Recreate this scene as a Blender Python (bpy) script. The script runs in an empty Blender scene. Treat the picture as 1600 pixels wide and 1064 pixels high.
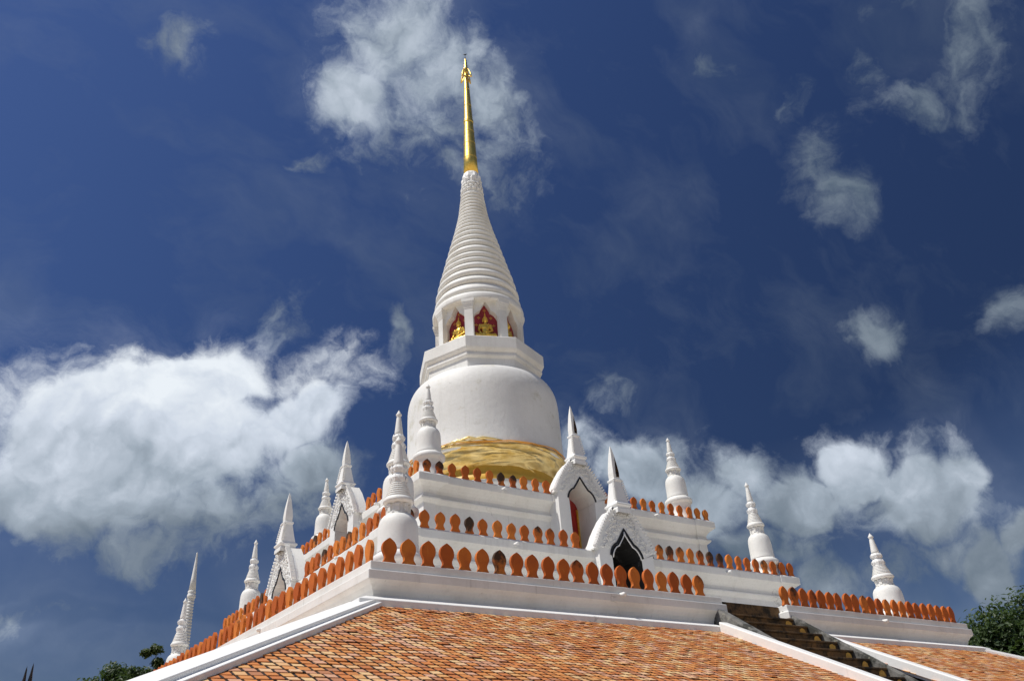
import bpy, bmesh, math, random
from math import sin, cos, pi, radians, sqrt
from mathutils import Vector, Matrix, noise as mnoise

random.seed(7)
S = bpy.context.scene
COL = S.collection
R = radians

# ------------------------------------------------------------------ camera
CAM = Vector((-18.888, -28.713, -3.890))
yaw, pitch, roll = R(54.166), R(30.531), R(-4.26)
fwd = Vector((cos(pitch) * cos(yaw), cos(pitch) * sin(yaw), sin(pitch)))
r0 = Vector((sin(yaw), -cos(yaw), 0.0))
u0 = r0.cross(fwd)
rt = r0 * cos(roll) + u0 * sin(roll)
up = -r0 * sin(roll) + u0 * cos(roll)
cam_data = bpy.data.cameras.new('camera')
cam_data.sensor_width = 36.0
cam_data.lens = 28.157
cam_data.clip_start = 0.1
cam_data.clip_end = 5000.0
cam = bpy.data.objects.new('camera', cam_data)
m = Matrix((rt, up, -fwd)).transposed().to_4x4()
m.translation = CAM
cam.matrix_world = m
COL.objects.link(cam)
S.camera = cam

# ------------------------------------------------------------------ light
SUN_AZ, SUN_EL = 166.0, 61.0
sun_data = bpy.data.lights.new('sun', 'SUN')
sun_data.energy = 4.0
sun_data.angle = R(0.53)
sun_data.color = (1.0, 0.955, 0.88)
sun = bpy.data.objects.new('sun', sun_data)
sd = Vector((cos(R(SUN_EL)) * cos(R(SUN_AZ)), cos(R(SUN_EL)) * sin(R(SUN_AZ)), sin(R(SUN_EL))))
sun.rotation_euler = sd.to_track_quat('Z', 'Y').to_euler()
sun.location = (-30, 10, 60)
COL.objects.link(sun)

S.view_settings.view_transform = 'Standard'
S.view_settings.look = 'None'
S.view_settings.exposure = 0.12
S.view_settings.gamma = 1.0
S.view_settings.use_curve_mapping = False
S.cycles.max_bounces = 6
S.cycles.diffuse_bounces = 4

# ------------------------------------------------------------------ sky: Nishita sky with procedural clouds
SKY_STRENGTH = 0.10
CLOUDS = [
    (81.9, 23.1, 10.8, 6.0, 173, 1.0, 0.91), (77.9, 27.4, 5.4, 2.8, 173, 1.0, 1.0), (70.9, 25.3, 5.6, 2.6, 146, 0.92, 0.83), (79.2, 18.5, 12.2, 3.8, 176, 0.76, 0.38),
    (84.9, 19.6, 7.4, 4.6, 174, 0.95, 0.6), (71.8, 20.1, 4.7, 3.8, 178, 0.76, 0.42), (78.7, 15.1, 5.0, 2.0, 178, 0.62, 0.4), (82.3, 12.1, 8.1, 0.6, 175, 0.5, 0.3),
    (86.3, 11.1, 1.6, 1.2, 178, 0.62, 0.65), (69.2, 22.1, 3.7, 2.6, 179, 0.85, 0.55), (80.1, 16.2, 7.8, 2.3, 177, 0.7, 0.36), (88.6, 25.4, 2.3, 1.9, 169, 0.68, 1.0),
    (86.9, 26.7, 2.2, 1.6, 169, 0.68, 1.0), (84.4, 27.7, 2.5, 1.9, 170, 0.7, 1.0), (81.7, 28.1, 2.4, 1.7, 171, 0.7, 1.0), (78.5, 29.1, 2.5, 2.0, 172, 0.71, 1.0),
    (74.5, 28.1, 2.0, 1.8, 175, 0.67, 0.97), (71.4, 27.3, 2.6, 1.8, 156, 0.65, 0.92), (68.2, 29.1, 3.1, 1.8, 162, 0.62, 0.97), (65.6, 28.1, 2.3, 1.9, 179, 0.6, 0.92),
    (89.5, 23.3, 2.7, 3.1, 169, 0.68, 0.97), (49.8, 23.0, 2.7, 3.1, -144, 0.72, 0.71), (42.1, 17.6, 4.6, 2.6, -172, 0.9, 0.58), (34.8, 16.5, 4.3, 2.7, -170, 0.92, 0.54),
    (31.0, 18.1, 2.6, 3.1, -168, 0.95, 0.68), (27.7, 15.6, 4.2, 2.9, -168, 0.95, 0.58), (24.7, 16.5, 2.0, 2.1, -166, 0.85, 0.66), (37.5, 14.4, 6.6, 2.0, -171, 0.73, 0.32),
    (34.4, 11.9, 3.4, 2.0, -171, 0.75, 0.46), (26.1, 12.5, 4.5, 1.6, 175, 0.69, 0.32), (24.1, 11.0, 2.2, 2.2, -169, 0.7, 0.28), (30.0, 12.0, 4.2, 1.5, -170, 0.65, 0.26),
    (32.2, 19.6, 1.9, 1.9, -168, 0.7, 0.83), (29.8, 19.7, 2.0, 1.9, -167, 0.7, 0.83), (27.4, 17.3, 2.2, 1.9, -167, 0.7, 0.77), (24.4, 17.2, 1.9, 1.9, -166, 0.68, 0.81),
    (38.5, 19.8, 2.2, 1.9, -170, 0.67, 0.75), (36.1, 17.4, 2.2, 1.8, -170, 0.65, 0.69), (24.5, 11.4, 1.9, 2.6, -169, 0.85, 0.52), (22.7, 12.6, 1.3, 1.8, -168, 0.8, 0.55),
    (45.3, 20.5, 4.8, 3.1, -173, 0.85, 0.66), (64.0, 51.3, 4.7, 4.5, 176, 0.76, 0.74), (67.4, 47.4, 3.7, 2.7, 155, 0.8, 0.82), (58.7, 49.3, 4.8, 3.3, -179, 0.72, 0.64),
    (54.4, 46.7, 3.1, 3.6, -176, 0.72, 0.64), (57.2, 43.4, 5.4, 2.4, -168, 0.62, 0.52), (53.1, 41.4, 3.1, 2.2, -175, 0.43, 0.42), (61.4, 47.3, 7.9, 7.3, 179, 0.64, 0.52),
    (55.1, 42.9, 4.9, 3.5, -176, 0.63, 0.49), (20.5, 43.2, 2.2, 2.4, -151, 0.57, 0.34), (13.2, 40.1, 2.7, 4.5, -146, 0.66, 0.4), (18.2, 38.8, 4.6, 1.8, -151, 0.63, 0.4),
    (17.4, 44.9, 2.7, 1.6, -148, 0.51, 0.3), (26.3, 37.5, 1.5, 3.6, -168, 0.63, 0.34), (26.1, 34.8, 2.1, 2.4, -159, 0.69, 0.4), (26.8, 42.7, 1.8, 2.1, -156, 0.53, 0.28),
    (31.3, 45.5, 1.9, 1.3, -140, 0.55, 0.3), (26.9, 26.2, 3.0, 1.8, -163, 0.77, 0.46), (18.9, 24.7, 2.1, 2.0, -159, 0.67, 0.42), (84.4, 48.2, 2.3, 1.6, 151, 0.67, 0.46),
    (72.1, 42.2, 1.8, 0.9, 167, 0.63, 0.46), (72.7, 31.6, 2.5, 3.5, -154, 0.53, 0.45), (63.4, 31.3, 1.2, 2.0, 179, 0.65, 0.46), (47.4, 25.9, 3.1, 1.6, -173, 0.59, 0.4),
    (38.0, 19.0, 3.1, 2.3, -170, 0.78, 0.66),
]


world = bpy.data.worlds.new('World')
S.world = world
world.use_nodes = True
nt = world.node_tree
N, L = nt.nodes, nt.links
N.clear()


def wn(kind, **kw):
    n = N.new(kind)
    for k, v in kw.items():
        setattr(n, k, v)
    return n


def wmath(op, a, b=None, c=None, clamp=False):
    n = N.new('ShaderNodeMath')
    n.operation = op
    n.use_clamp = clamp
    for i, v in enumerate((a, b, c)):
        if v is None:
            continue
        if isinstance(v, (int, float)):
            n.inputs[i].default_value = v
        else:
            L.new(v, n.inputs[i])
    return n.outputs[0]


def wrange(v, a, b, c, d, mode='LINEAR'):
    n = N.new('ShaderNodeMapRange')
    n.interpolation_type = mode
    L.new(v, n.inputs[0])
    for i, x in enumerate((a, b, c, d)):
        n.inputs[i + 1].default_value = x
    return n.outputs[0]


out = wn('ShaderNodeOutputWorld')
bg = wn('ShaderNodeBackground')
bg.inputs[1].default_value = SKY_STRENGTH
L.new(bg.outputs[0], out.inputs[0])
sky = wn('ShaderNodeTexSky')
sky.sky_type = 'NISHITA'
sky.sun_disc = False
sky.sun_elevation = R(SUN_EL)
sky.sun_rotation = R(90.0 - SUN_AZ)
sky.altitude = 50.0
sky.air_density = 1.0
sky.dust_density = 0.6
sky.ozone_density = 3.0
tint = wn('ShaderNodeMix', data_type='RGBA', blend_type='MULTIPLY')
tint.inputs[0].default_value = 1.0
L.new(sky.outputs[0], tint.inputs[6])
tint.inputs[7].default_value = (0.25, 0.31, 0.465, 1)
tc = wn('ShaderNodeTexCoord')
# the sky is deepest at a right angle to the sun (polarised)
pd = wn('ShaderNodeVectorMath', operation='DOT_PRODUCT')
L.new(tc.outputs['Generated'], pd.inputs[0])
pd.inputs[1].default_value = sd
pol = wrange(wmath('ABSOLUTE', pd.outputs['Value']), 0.0, 0.75, 0.60, 1.40)
psc = wn('ShaderNodeVectorMath', operation='SCALE')
L.new(tint.outputs[2], psc.inputs[0])
L.new(pol, psc.inputs['Scale'])
D = tc.outputs['Generated']
# domain warp, shared
wz = wn('ShaderNodeTexNoise')
wz.inputs['Scale'].default_value = 9.0
wz.inputs['Detail'].default_value = 2.0
wz.inputs['Roughness'].default_value = 0.55
L.new(D, wz.inputs['Vector'])
sub = wn('ShaderNodeVectorMath', operation='SUBTRACT')
L.new(wz.outputs['Color'], sub.inputs[0])
sub.inputs[1].default_value = (0.5, 0.5, 0.5)
scl = wn('ShaderNodeVectorMath', operation='SCALE')
L.new(sub.outputs[0], scl.inputs[0])
scl.inputs['Scale'].default_value = 0.095
warp = wn('ShaderNodeVectorMath', operation='ADD')
L.new(D, warp.inputs[0])
L.new(scl.outputs[0], warp.inputs[1])
W = warp.outputs[0]

field = None
sw = swb = None
for (az, el, a, b, rot, wgt, bri) in CLOUDS:
    c = Vector((cos(R(el)) * cos(R(az)), cos(R(el)) * sin(R(az)), sin(R(el))))
    h = Vector((-sin(R(az)), cos(R(az)), 0))
    v = c.cross(h)
    e1 = h * cos(R(rot)) + v * sin(R(rot))
    e2 = c.cross(e1)
    mp = wn('ShaderNodeMapping', vector_type='TEXTURE')
    mp.inputs['Location'].default_value = c
    mp.inputs['Rotation'].default_value = Matrix((e1, e2, c)).transposed().to_euler('XYZ')
    mp.inputs['Scale'].default_value = (R(a), R(b), 0.6)
    L.new(W, mp.inputs['Vector'])
    ln = wn('ShaderNodeVectorMath', operation='LENGTH')
    L.new(mp.outputs[0], ln.inputs[0])
    f = wrange(ln.outputs['Value'], 0.25, 1.75, wgt, 0.0, 'SMOOTHSTEP')
    field = f if field is None else wmath('MAXIMUM', field, f)
    f2 = wmath('MULTIPLY', f, f)
    sw = f2 if sw is None else wmath('ADD', sw, f2)
    swb = wmath('MULTIPLY', f2, bri) if swb is None else wmath('MULTIPLY_ADD', f2, bri, swb)
bright = wmath('DIVIDE', wmath('ADD', swb, 0.0225), wmath('ADD', sw, 0.05))

# the rest of the sky carries similar scattered cloud
mp = wn('ShaderNodeMapping', vector_type='POINT')
mp.inputs['Scale'].default_value = (1.0, 1.0, 1.8)
L.new(W, mp.inputs['Vector'])
far = wn('ShaderNodeTexNoise')
far.inputs['Scale'].default_value = 3.0
far.inputs['Detail'].default_value = 2.0
L.new(mp.outputs[0], far.inputs['Vector'])
dt = wn('ShaderNodeVectorMath', operation='DOT_PRODUCT')
L.new(D, dt.inputs[0])
dt.inputs[1].default_value = fwd
away = wrange(dt.outputs['Value'], 0.80, 0.60, 0.0, 1.0, 'SMOOTHSTEP')
ff = wmath('MULTIPLY', wrange(far.outputs['Fac'], 0.42, 0.66, 0.0, 0.95), away)
field = wmath('MAXIMUM', field, ff)
bright = wmath('MAXIMUM', bright, wmath('MULTIPLY', ff, 0.75))


def fbm(vec, scale, detail, rough):
    n = N.new('ShaderNodeTexNoise')
    n.inputs['Scale'].default_value = scale
    n.inputs['Detail'].default_value = detail
    n.inputs['Roughness'].default_value = rough
    L.new(vec, n.inputs['Vector'])
    return n.outputs['Fac']


def billow(vec, scale, detail, rough):
    """puffy cells: 1 in the middle of a puff, 0 in the creases"""
    n = N.new('ShaderNodeTexVoronoi')
    n.feature = 'F1'
    n.normalize = True
    n.inputs['Scale'].default_value = scale
    n.inputs['Detail'].default_value = detail
    n.inputs['Roughness'].default_value = rough
    L.new(vec, n.inputs['Vector'])
    return wmath('SUBTRACT', 1.0, n.outputs['Distance'])


def shifted(vec, off):
    q = wn('ShaderNodeVectorMath', operation='ADD')
    L.new(vec, q.inputs[0])
    q.inputs[1].default_value = off
    return q.outputs[0]


# a second, finer warp frays the puffs
wf = wn('ShaderNodeTexNoise')
wf.inputs['Scale'].default_value = 38.0
wf.inputs['Detail'].default_value = 4.0
wf.inputs['Roughness'].default_value = 0.6
L.new(D, wf.inputs['Vector'])
sb2 = wn('ShaderNodeVectorMath', operation='SUBTRACT')
L.new(wf.outputs['Color'], sb2.inputs[0])
sb2.inputs[1].default_value = (0.5, 0.5, 0.5)
sc2 = wn('ShaderNodeVectorMath', operation='SCALE')
L.new(sb2.outputs[0], sc2.inputs[0])
sc2.inputs['Scale'].default_value = 0.030
w2 = wn('ShaderNodeVectorMath', operation='ADD')
L.new(W, w2.inputs[0])
L.new(sc2.outputs[0], w2.inputs[1])
W2 = w2.outputs[0]

puff = billow(W2, 17.0, 2.6, 0.55)
lightdir = Vector((0, 0, 0.012)) + sd * 0.008
puff2 = billow(shifted(W2, lightdir), 17.0, 2.6, 0.55)
soft = fbm(W, 9.0, 3.0, 0.5)
soft2 = fbm(shifted(W, lightdir * 2.2), 9.0, 3.0, 0.5)
fine = fbm(W2, 30.0, 6.0, 0.62)
body = wrange(field, 0.50, 0.95, 0.0, 1.0, 'SMOOTHSTEP')          # 1 in heaped cloud, 0 in wisps
dens = wmath('MULTIPLY_ADD', wmath('SUBTRACT', soft, 0.5), 0.75, field)
pf = wmath('MULTIPLY', wmath('SUBTRACT', puff, 0.66), wrange(body, 0, 1, 0.12, 0.85))
dens = wmath('ADD', dens, pf)
dens = wmath('MULTIPLY_ADD', wmath('SUBTRACT', fine, 0.5), wrange(body, 0, 1, 1.30, 0.48), dens)
at_ = wmath('DIVIDE', wmath('SUBTRACT', dens, 0.31), wrange(body, 0, 1, 0.85, 0.38), clamp=True)
alpha = wmath('MULTIPLY', wmath('MULTIPLY', at_, at_), wmath('MULTIPLY_ADD', at_, -2.0, 3.0))
alpha = wmath('MULTIPLY', alpha, wrange(field, 0.25, 0.80, 0.60, 0.98))
# thin cirrus veil
mpc = wn('ShaderNodeMapping', vector_type='POINT')
mpc.inputs['Rotation'].default_value = (0.3, 0.2, 0.9)
mpc.inputs['Scale'].default_value = (1.0, 2.6, 1.6)
L.new(W, mpc.inputs['Vector'])
veil = fbm(mpc.outputs[0], 3.2, 8.0, 0.62)
alpha = wmath('MAXIMUM', alpha, wrange(veil, 0.47, 0.80, 0.0, 0.26))
# pale haze towards the horizon, all the way round
sepd = wn('ShaderNodeSeparateXYZ')
L.new(D, sepd.inputs[0])
hz = wmath('MULTIPLY', wrange(sepd.outputs['Z'], 0.06, 0.36, 0.62, 0.0), wrange(veil, 0.35, 0.70, 0.45, 1.0))
alpha = wmath('MAXIMUM', alpha, hz)
relief = wmath('SUBTRACT', soft, soft2)
relief2 = wmath('SUBTRACT', puff, puff2)
lit = wmath('MULTIPLY_ADD', relief, 0.40, bright)
lit = wmath('MULTIPLY_ADD', relief2, wrange(body, 0, 1, 0.10, 0.36), lit)
lit = wmath('MULTIPLY_ADD', wmath('SUBTRACT', fine, 0.5), 0.16, lit)
lit = wmath('MULTIPLY_ADD', wmath('SUBTRACT', puff, 0.66), 0.22, lit, clamp=True)
ramp = wn('ShaderNodeValToRGB')
L.new(lit, ramp.inputs[0])
k = 1.0 / SKY_STRENGTH
els = ramp.color_ramp.elements
els[0].position = 0.20
els[0].color = (0.075, 0.115, 0.165, 1)
els[1].position = 1.0
els[1].color = (0.78, 0.83, 0.88, 1)
for pos_, col_ in ((0.35, (0.125, 0.165, 0.212)), (0.50, (0.205, 0.250, 0.302)), (0.65, (0.345, 0.405, 0.475)), (0.84, (0.585, 0.645, 0.735))):
    e = els.new(pos_)
    e.color = (*col_, 1)
cs = wn('ShaderNodeVectorMath', operation='SCALE')
L.new(ramp.outputs[0], cs.inputs[0])
cs.inputs['Scale'].default_value = k
mix = wn('ShaderNodeMix', data_type='RGBA')
L.new(alpha, mix.inputs[0])
L.new(psc.outputs[0], mix.inputs[6])
L.new(cs.outputs[0], mix.inputs[7])
L.new(mix.outputs[2], bg.inputs[0])
world.cycles.sampling_method = 'MANUAL'
world.cycles.sample_map_resolution = 512

# ------------------------------------------------------------------ helpers
GROUND = -5.5
CX, CY = -0.10, 0.07            # axis of the great spire


class MB:
    """collects plain geometry for one mesh"""
    def __init__(self):
        self.v, self.f, self.sm = [], [], []

    def add(self, verts, faces, smooth=False):
        b = len(self.v)
        self.v += [tuple(x) for x in verts]
        self.f += [tuple(b + i for i in q) for q in faces]
        self.sm += [smooth] * len(faces)

    def box(self, x0, x1, y0, y1, z0, z1, M=None):
        vs = [Vector((x, y, z)) for z in (z0, z1) for x, y in ((x0, y0), (x1, y0), (x1, y1), (x0, y1))]
        if M is not None:
            vs = [M @ q for q in vs]
        self.add(vs, [(3, 2, 1, 0), (4, 5, 6, 7), (0, 1, 5, 4), (1, 2, 6, 5), (2, 3, 7, 6), (3, 0, 4, 7)])

    def lathe(self, prof, seg=48, c=(0, 0), smooth=True, rot=0.0, caps=True):
        vs, fs = [], []
        n = len(prof)
        for (r, z) in prof:
            for k in range(seg):
                a = 2 * pi * k / seg + rot
                vs.append((c[0] + r * cos(a), c[1] + r * sin(a), z))
        for i in range(n - 1):
            for k in range(seg):
                k2 = (k + 1) % seg
                fs.append((i * seg + k, i * seg + k2, (i + 1) * seg + k2, (i + 1) * seg + k))
        self.add(vs, fs, smooth)
        if caps:
            b = len(self.v) - n * seg
            if prof[0][0] > 1e-4:
                self.f.append(tuple(b + k for k in reversed(range(seg))))
                self.sm.append(False)
            if prof[-1][0] > 1e-4:
                self.f.append(tuple(b + (n - 1) * seg + k for k in range(seg)))
                self.sm.append(False)

    def prism(self, pts, y0, y1, M=None, smooth=False):
        """outline pts (x,z), counter-clockwise seen from -y, extruded from y0 to y1"""
        n = len(pts)
        vs = [Vector((x, y0, z)) for x, z in pts] + [Vector((x, y1, z)) for x, z in pts]
        if M is not None:
            vs = [M @ q for q in vs]
        fs = [tuple(range(n)), tuple(reversed(range(n, 2 * n)))]
        for i in range(n):
            j = (i + 1) % n
            fs.append((j, i, n + i, n + j))
        self.add(vs, fs, smooth)

    def tube(self, path, rad, seg=6, smooth=True):
        n = len(path)
        P = [Vector(q) for q in path]
        rr = rad if isinstance(rad, (list, tuple)) else [rad] * n
        vs, fs = [], []
        prev = None
        for i in range(n):
            t = (P[min(i + 1, n - 1)] - P[max(i - 1, 0)]).normalized()
            if prev is None:
                a = t.orthogonal().normalized()
            else:
                a = (prev - t * prev.dot(t))
                a = a.normalized() if a.length > 1e-6 else t.orthogonal().normalized()
            prev = a
            b = t.cross(a)
            for k in range(seg):
                q = 2 * pi * k / seg
                vs.append(P[i] + (a * cos(q) + b * sin(q)) * rr[i])
        for i in range(n - 1):
            for k in range(seg):
                k2 = (k + 1) % seg
                fs.append((i * seg + k, i * seg + k2, (i + 1) * seg + k2, (i + 1) * seg + k))
        fs.append(tuple(reversed(range(seg))))
        fs.append(tuple((n - 1) * seg + k for k in range(seg)))
        self.add(vs, fs, smooth)

    def mesh(self, name, mat):
        me = bpy.data.meshes.new(name)
        me.from_pydata(self.v, [], self.f)
        me.polygons.foreach_set('use_smooth', self.sm)
        if mat is not None:
            me.materials.append(mat)
        me.update()
        return me

    def build(self, name, mat, parent=None, inv=None):
        return place(name, self.mesh(name, mat), parent, inv)


def place(name, me, parent=None, inv=None):
    o = bpy.data.objects.new(name, me)
    COL.objects.link(o)
    if parent is not None:
        o.parent = parent
        if inv is not None:
            o.matrix_parent_inverse = inv
    return o


def tag(o, label=None, cat=None, group=None, kind=None):
    for k, v in (('label', label), ('category', cat), ('group', group), ('kind', kind)):
        if v:
            o[k] = v
    return o


def empty(name, loc, label, cat, group=None, rz=0.0):
    o = bpy.data.objects.new(name, None)
    COL.objects.link(o)
    o.location = loc
    o.rotation_euler = (0, 0, rz)
    o.empty_display_size = 0.3
    return tag(o, label, cat, group)


def bevel(o, w=0.02, seg=2, ang=40):
    md = o.modifiers.new('bevel', 'BEVEL')
    md.width = w
    md.segments = seg
    md.limit_method = 'ANGLE'
    md.angle_limit = R(ang)
    md.harden_normals = False
    return o


def smooth_by_angle(me, ang=35):
    me.polygons.foreach_set('use_smooth', [True] * len(me.polygons))
    me.set_sharp_from_angle(angle=R(ang))


# ------------------------------------------------------------------ materials
class Mat:
    def __init__(self, name, rough=0.6, metallic=0.0):
        self.m = bpy.data.materials.new(name)
        self.m.use_nodes = True
        self.nt = self.m.node_tree
        self.b = self.nt.nodes['Principled BSDF']
        self.b.inputs['Roughness'].default_value = rough
        self.b.inputs['Metallic'].default_value = metallic
        self.co = self.n('ShaderNodeTexCoord').outputs['Object']

    def n(self, kind, **kw):
        q = self.nt.nodes.new(kind)
        for k_, v_ in kw.items():
            setattr(q, k_, v_)
        return q

    def l(self, a, b):
        self.nt.links.new(a, b)

    def noise(self, scale, detail=4, rough=0.55, vec=None, stretch=None):
        v = vec or self.co
        if stretch:
            mp_ = self.n('ShaderNodeMapping')
            mp_.inputs['Scale'].default_value = stretch
            self.l(v, mp_.inputs['Vector'])
            v = mp_.outputs[0]
        q = self.n('ShaderNodeTexNoise')
        q.inputs['Scale'].default_value = scale
        q.inputs['Detail'].default_value = detail
        q.inputs['Roughness'].default_value = rough
        self.l(v, q.inputs['Vector'])
        return q.outputs['Fac']

    def rng(self, v, a, b, c=0.0, d=1.0):
        q = self.n('ShaderNodeMapRange', interpolation_type='SMOOTHSTEP')
        self.l(v, q.inputs[0])
        for i, x in enumerate((a, b, c, d)):
            q.inputs[i + 1].default_value = x
        return q.outputs[0]

    def math(self, op, a, b):
        q = self.n('ShaderNodeMath', operation=op)
        for i, x in enumerate((a, b)):
            if isinstance(x, (int, float)):
                q.inputs[i].default_value = x
            else:
                self.l(x, q.inputs[i])
        return q.outputs[0]

    def mix(self, fac, a, b, blend='MIX'):
        q = self.n('ShaderNodeMix', data_type='RGBA', blend_type=blend)
        for idx, x in ((0, fac), (6, a), (7, b)):
            if isinstance(x, (int, float)):
                q.inputs[idx].default_value = x
            elif isinstance(x, tuple):
                q.inputs[idx].default_value = x if len(x) == 4 else (*x, 1)
            else:
                self.l(x, q.inputs[idx])
        return q.outputs[2]

    def color(self, c):
        if isinstance(c, tuple):
            self.b.inputs['Base Color'].default_value = (*c, 1)
        else:
            self.l(c, self.b.inputs['Base Color'])

    def bump(self, h, strength=0.3, dist=0.02):
        q = self.n('ShaderNodeBump')
        q.inputs['Strength'].default_value = strength
        q.inputs['Distance'].default_value = dist
        self.l(h, q.inputs['Height'])
        self.l(q.outputs[0], self.b.inputs['Normal'])


def mat_plaster(name, base, grime, amount=0.35, bump=0.25, mould=0.0):
    M = Mat(name, 0.62)
    big_ = M.noise(0.5, 5, 0.6)
    streak = M.noise(1.6, 5, 0.6, stretch=(2.2, 2.2, 0.22))
    fine_ = M.noise(14, 4, 0.6)
    f = M.math('MULTIPLY', M.rng(big_, 0.42, 0.72), amount)
    c = M.mix(f, base, grime)
    f2 = M.math('MULTIPLY', M.rng(streak, 0.52, 0.78), amount * 0.8)
    c = M.mix(f2, c, grime)
    c = M.mix(M.rng(fine_, 0.45, 0.8, 0, 0.25), c, grime)
    if mould > 0:
        sp = M.noise(0.8, 8, 0.72)
        c = M.mix(M.rng(sp, 0.56, 0.68, 0, mould), c, (0.42, 0.39, 0.25))
    # rain streaks and hairline cracks
    st2 = M.noise(4.5, 6, 0.7, stretch=(2.5, 2.5, 0.09))
    c = M.mix(M.math('MULTIPLY', M.rng(st2, 0.60, 0.74), amount * 0.9), c, (0.36, 0.35, 0.31))
    wv = M.n('ShaderNodeTexNoise')
    wv.inputs['Scale'].default_value = 1.7
    wv.inputs['Detail'].default_value = 6.0
    M.l(M.co, wv.inputs['Vector'])
    sc_ = M.n('ShaderNodeVectorMath', operation='SCALE')
    M.l(wv.outputs['Color'], sc_.inputs[0])
    sc_.inputs['Scale'].default_value = 0.9
    ad_ = M.n('ShaderNodeVectorMath', operation='ADD')
    M.l(M.co, ad_.inputs[0])
    M.l(sc_.outputs[0], ad_.inputs[1])
    vo = M.n('ShaderNodeTexVoronoi', feature='DISTANCE_TO_EDGE')
    vo.inputs['Scale'].default_value = 0.33
    M.l(ad_.outputs[0], vo.inputs['Vector'])
    ck = M.math('MULTIPLY', M.rng(vo.outputs['Distance'], 0.0, 0.0075, 1.0, 0.0), M.rng(M.noise(0.6, 3), 0.56, 0.68))
    c = M.mix(M.math('MULTIPLY', ck, 0.40), c, (0.20, 0.18, 0.15))
    M.color(c)
    h = M.noise(5.0, 6, 0.6)
    M.bump(h, bump, 0.03)
    return M.m


WHITE = mat_plaster('white_plaster', (0.80, 0.795, 0.76), (0.58, 0.565, 0.52), 0.55)
BELLW = mat_plaster('bell_plaster', (0.78, 0.775, 0.745), (0.62, 0.61, 0.57), 0.45, 0.45, 0.45)
CAPW = mat_plaster('white_paint', (0.84, 0.84, 0.82), (0.68, 0.67, 0.63), 0.22, 0.15)
ORNW = mat_plaster('white_stucco', (0.82, 0.82, 0.80), (0.62, 0.61, 0.57), 0.3, 0.4)


def mat_clay():
    M = Mat('fired_clay', 0.75)
    M.b.inputs['Specular IOR Level'].default_value = 0.2
    oi = M.n('ShaderNodeObjectInfo')
    off = M.n('ShaderNodeVectorMath', operation='SCALE')
    cmb = M.n('ShaderNodeCombineXYZ')
    for i in range(3):
        M.l(oi.outputs['Random'], cmb.inputs[i])
    M.l(cmb.outputs[0], off.inputs[0])
    off.inputs['Scale'].default_value = 57.0
    add = M.n('ShaderNodeVectorMath', operation='ADD')
    M.l(M.co, add.inputs[0])
    M.l(off.outputs[0], add.inputs[1])
    v = add.outputs[0]
    ramp_ = M.n('ShaderNodeValToRGB')
    M.l(oi.outputs['Random'], ramp_.inputs[0])
    e_ = ramp_.color_ramp.elements
    e_[0].position, e_[0].color = 0.0, (0.40, 0.088, 0.016, 1)
    e_[1].position, e_[1].color = 1.0, (0.66, 0.215, 0.038, 1)
    q = e_.new(0.5)
    q.color = (0.54, 0.142, 0.024, 1)
    n1 = M.noise(3.0, 6, 0.65, vec=v)
    c = M.mix(M.rng(n1, 0.40, 0.72, 0, 0.55), ramp_.outputs[0], (0.36, 0.085, 0.025))
    n2 = M.noise(7.0, 5, 0.6, vec=v, stretch=(1, 1, 0.35))
    c = M.mix(M.rng(n2, 0.58, 0.74, 0, 0.4), c, (0.62, 0.27, 0.055))
    # mould: the amount is carried by the object colour (red channel)
    sep = M.n('ShaderNodeSeparateColor')
    M.l(oi.outputs['Color'], sep.inputs[0])
    sz = M.n('ShaderNodeSeparateXYZ')
    M.l(M.co, sz.inputs[0])
    n3 = M.noise(2.6, 6, 0.65, vec=v)
    t = M.math('ADD', n3, M.math('MULTIPLY', sz.outputs['Z'], 0.52))
    t = M.math('ADD', t, sep.outputs['Red'])
    c = M.mix(M.rng(t, 0.96, 1.22, 0, 0.95), c, (0.035, 0.028, 0.020))
    M.color(c)
    M.bump(M.noise(18, 5, 0.6, vec=v), 0.35, 0.015)
    return M.m


CLAY = mat_clay()


def mat_tile():
    M = Mat('roof_tile_clay', 0.75)
    at_ = M.n('ShaderNodeAttribute', attribute_name='tint')
    n1 = M.noise(9.0, 5, 0.6)
    c = M.mix(M.rng(n1, 0.48, 0.78, 0, 0.28), at_.outputs['Color'], (0.36, 0.13, 0.045))
    geo = M.n('ShaderNodeNewGeometry')
    n2 = M.noise(0.55, 7, 0.7, vec=geo.outputs['Position'])
    c = M.mix(M.rng(n2, 0.56, 0.72, 0, 0.35), c, (0.24, 0.10, 0.035))
    n4 = M.noise(0.9, 6, 0.65, vec=geo.outputs['Position'], stretch=(1.0, 0.25, 0.5))
    c = M.mix(M.rng(n4, 0.60, 0.76, 0, 0.4), c, (0.12, 0.075, 0.036))
    n3 = M.noise(1.3, 8, 0.75, vec=geo.outputs['Position'])
    c = M.mix(M.rng(n3, 0.63, 0.70, 0, 0.8), c, (0.035, 0.030, 0.022))
    M.color(c)
    M.bump(M.noise(40, 4, 0.6), 0.3, 0.008)
    return M.m


TILE = mat_tile()
_m = Mat('roof_underlay', 0.9)
_m.color(_m.mix(_m.noise(3, 4), (0.07, 0.032, 0.018), (0.12, 0.05, 0.025)))
UNDER = _m.m

_m = Mat('gilded_metal', 0.36, 1.0)
_n = _m.noise(6, 5, 0.6)
_m.color(_m.mix(_m.rng(_n, 0.4, 0.75), (1.0, 0.70, 0.17), (0.86, 0.54, 0.10)))
_q = _m.rng(_m.noise(12, 4), 0.3, 0.8, 0.34, 0.50)
_m.l(_q, _m.b.inputs['Roughness'])
_m.bump(_m.noise(8, 4), 0.25, 0.02)
GOLD = _m.m

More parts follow.
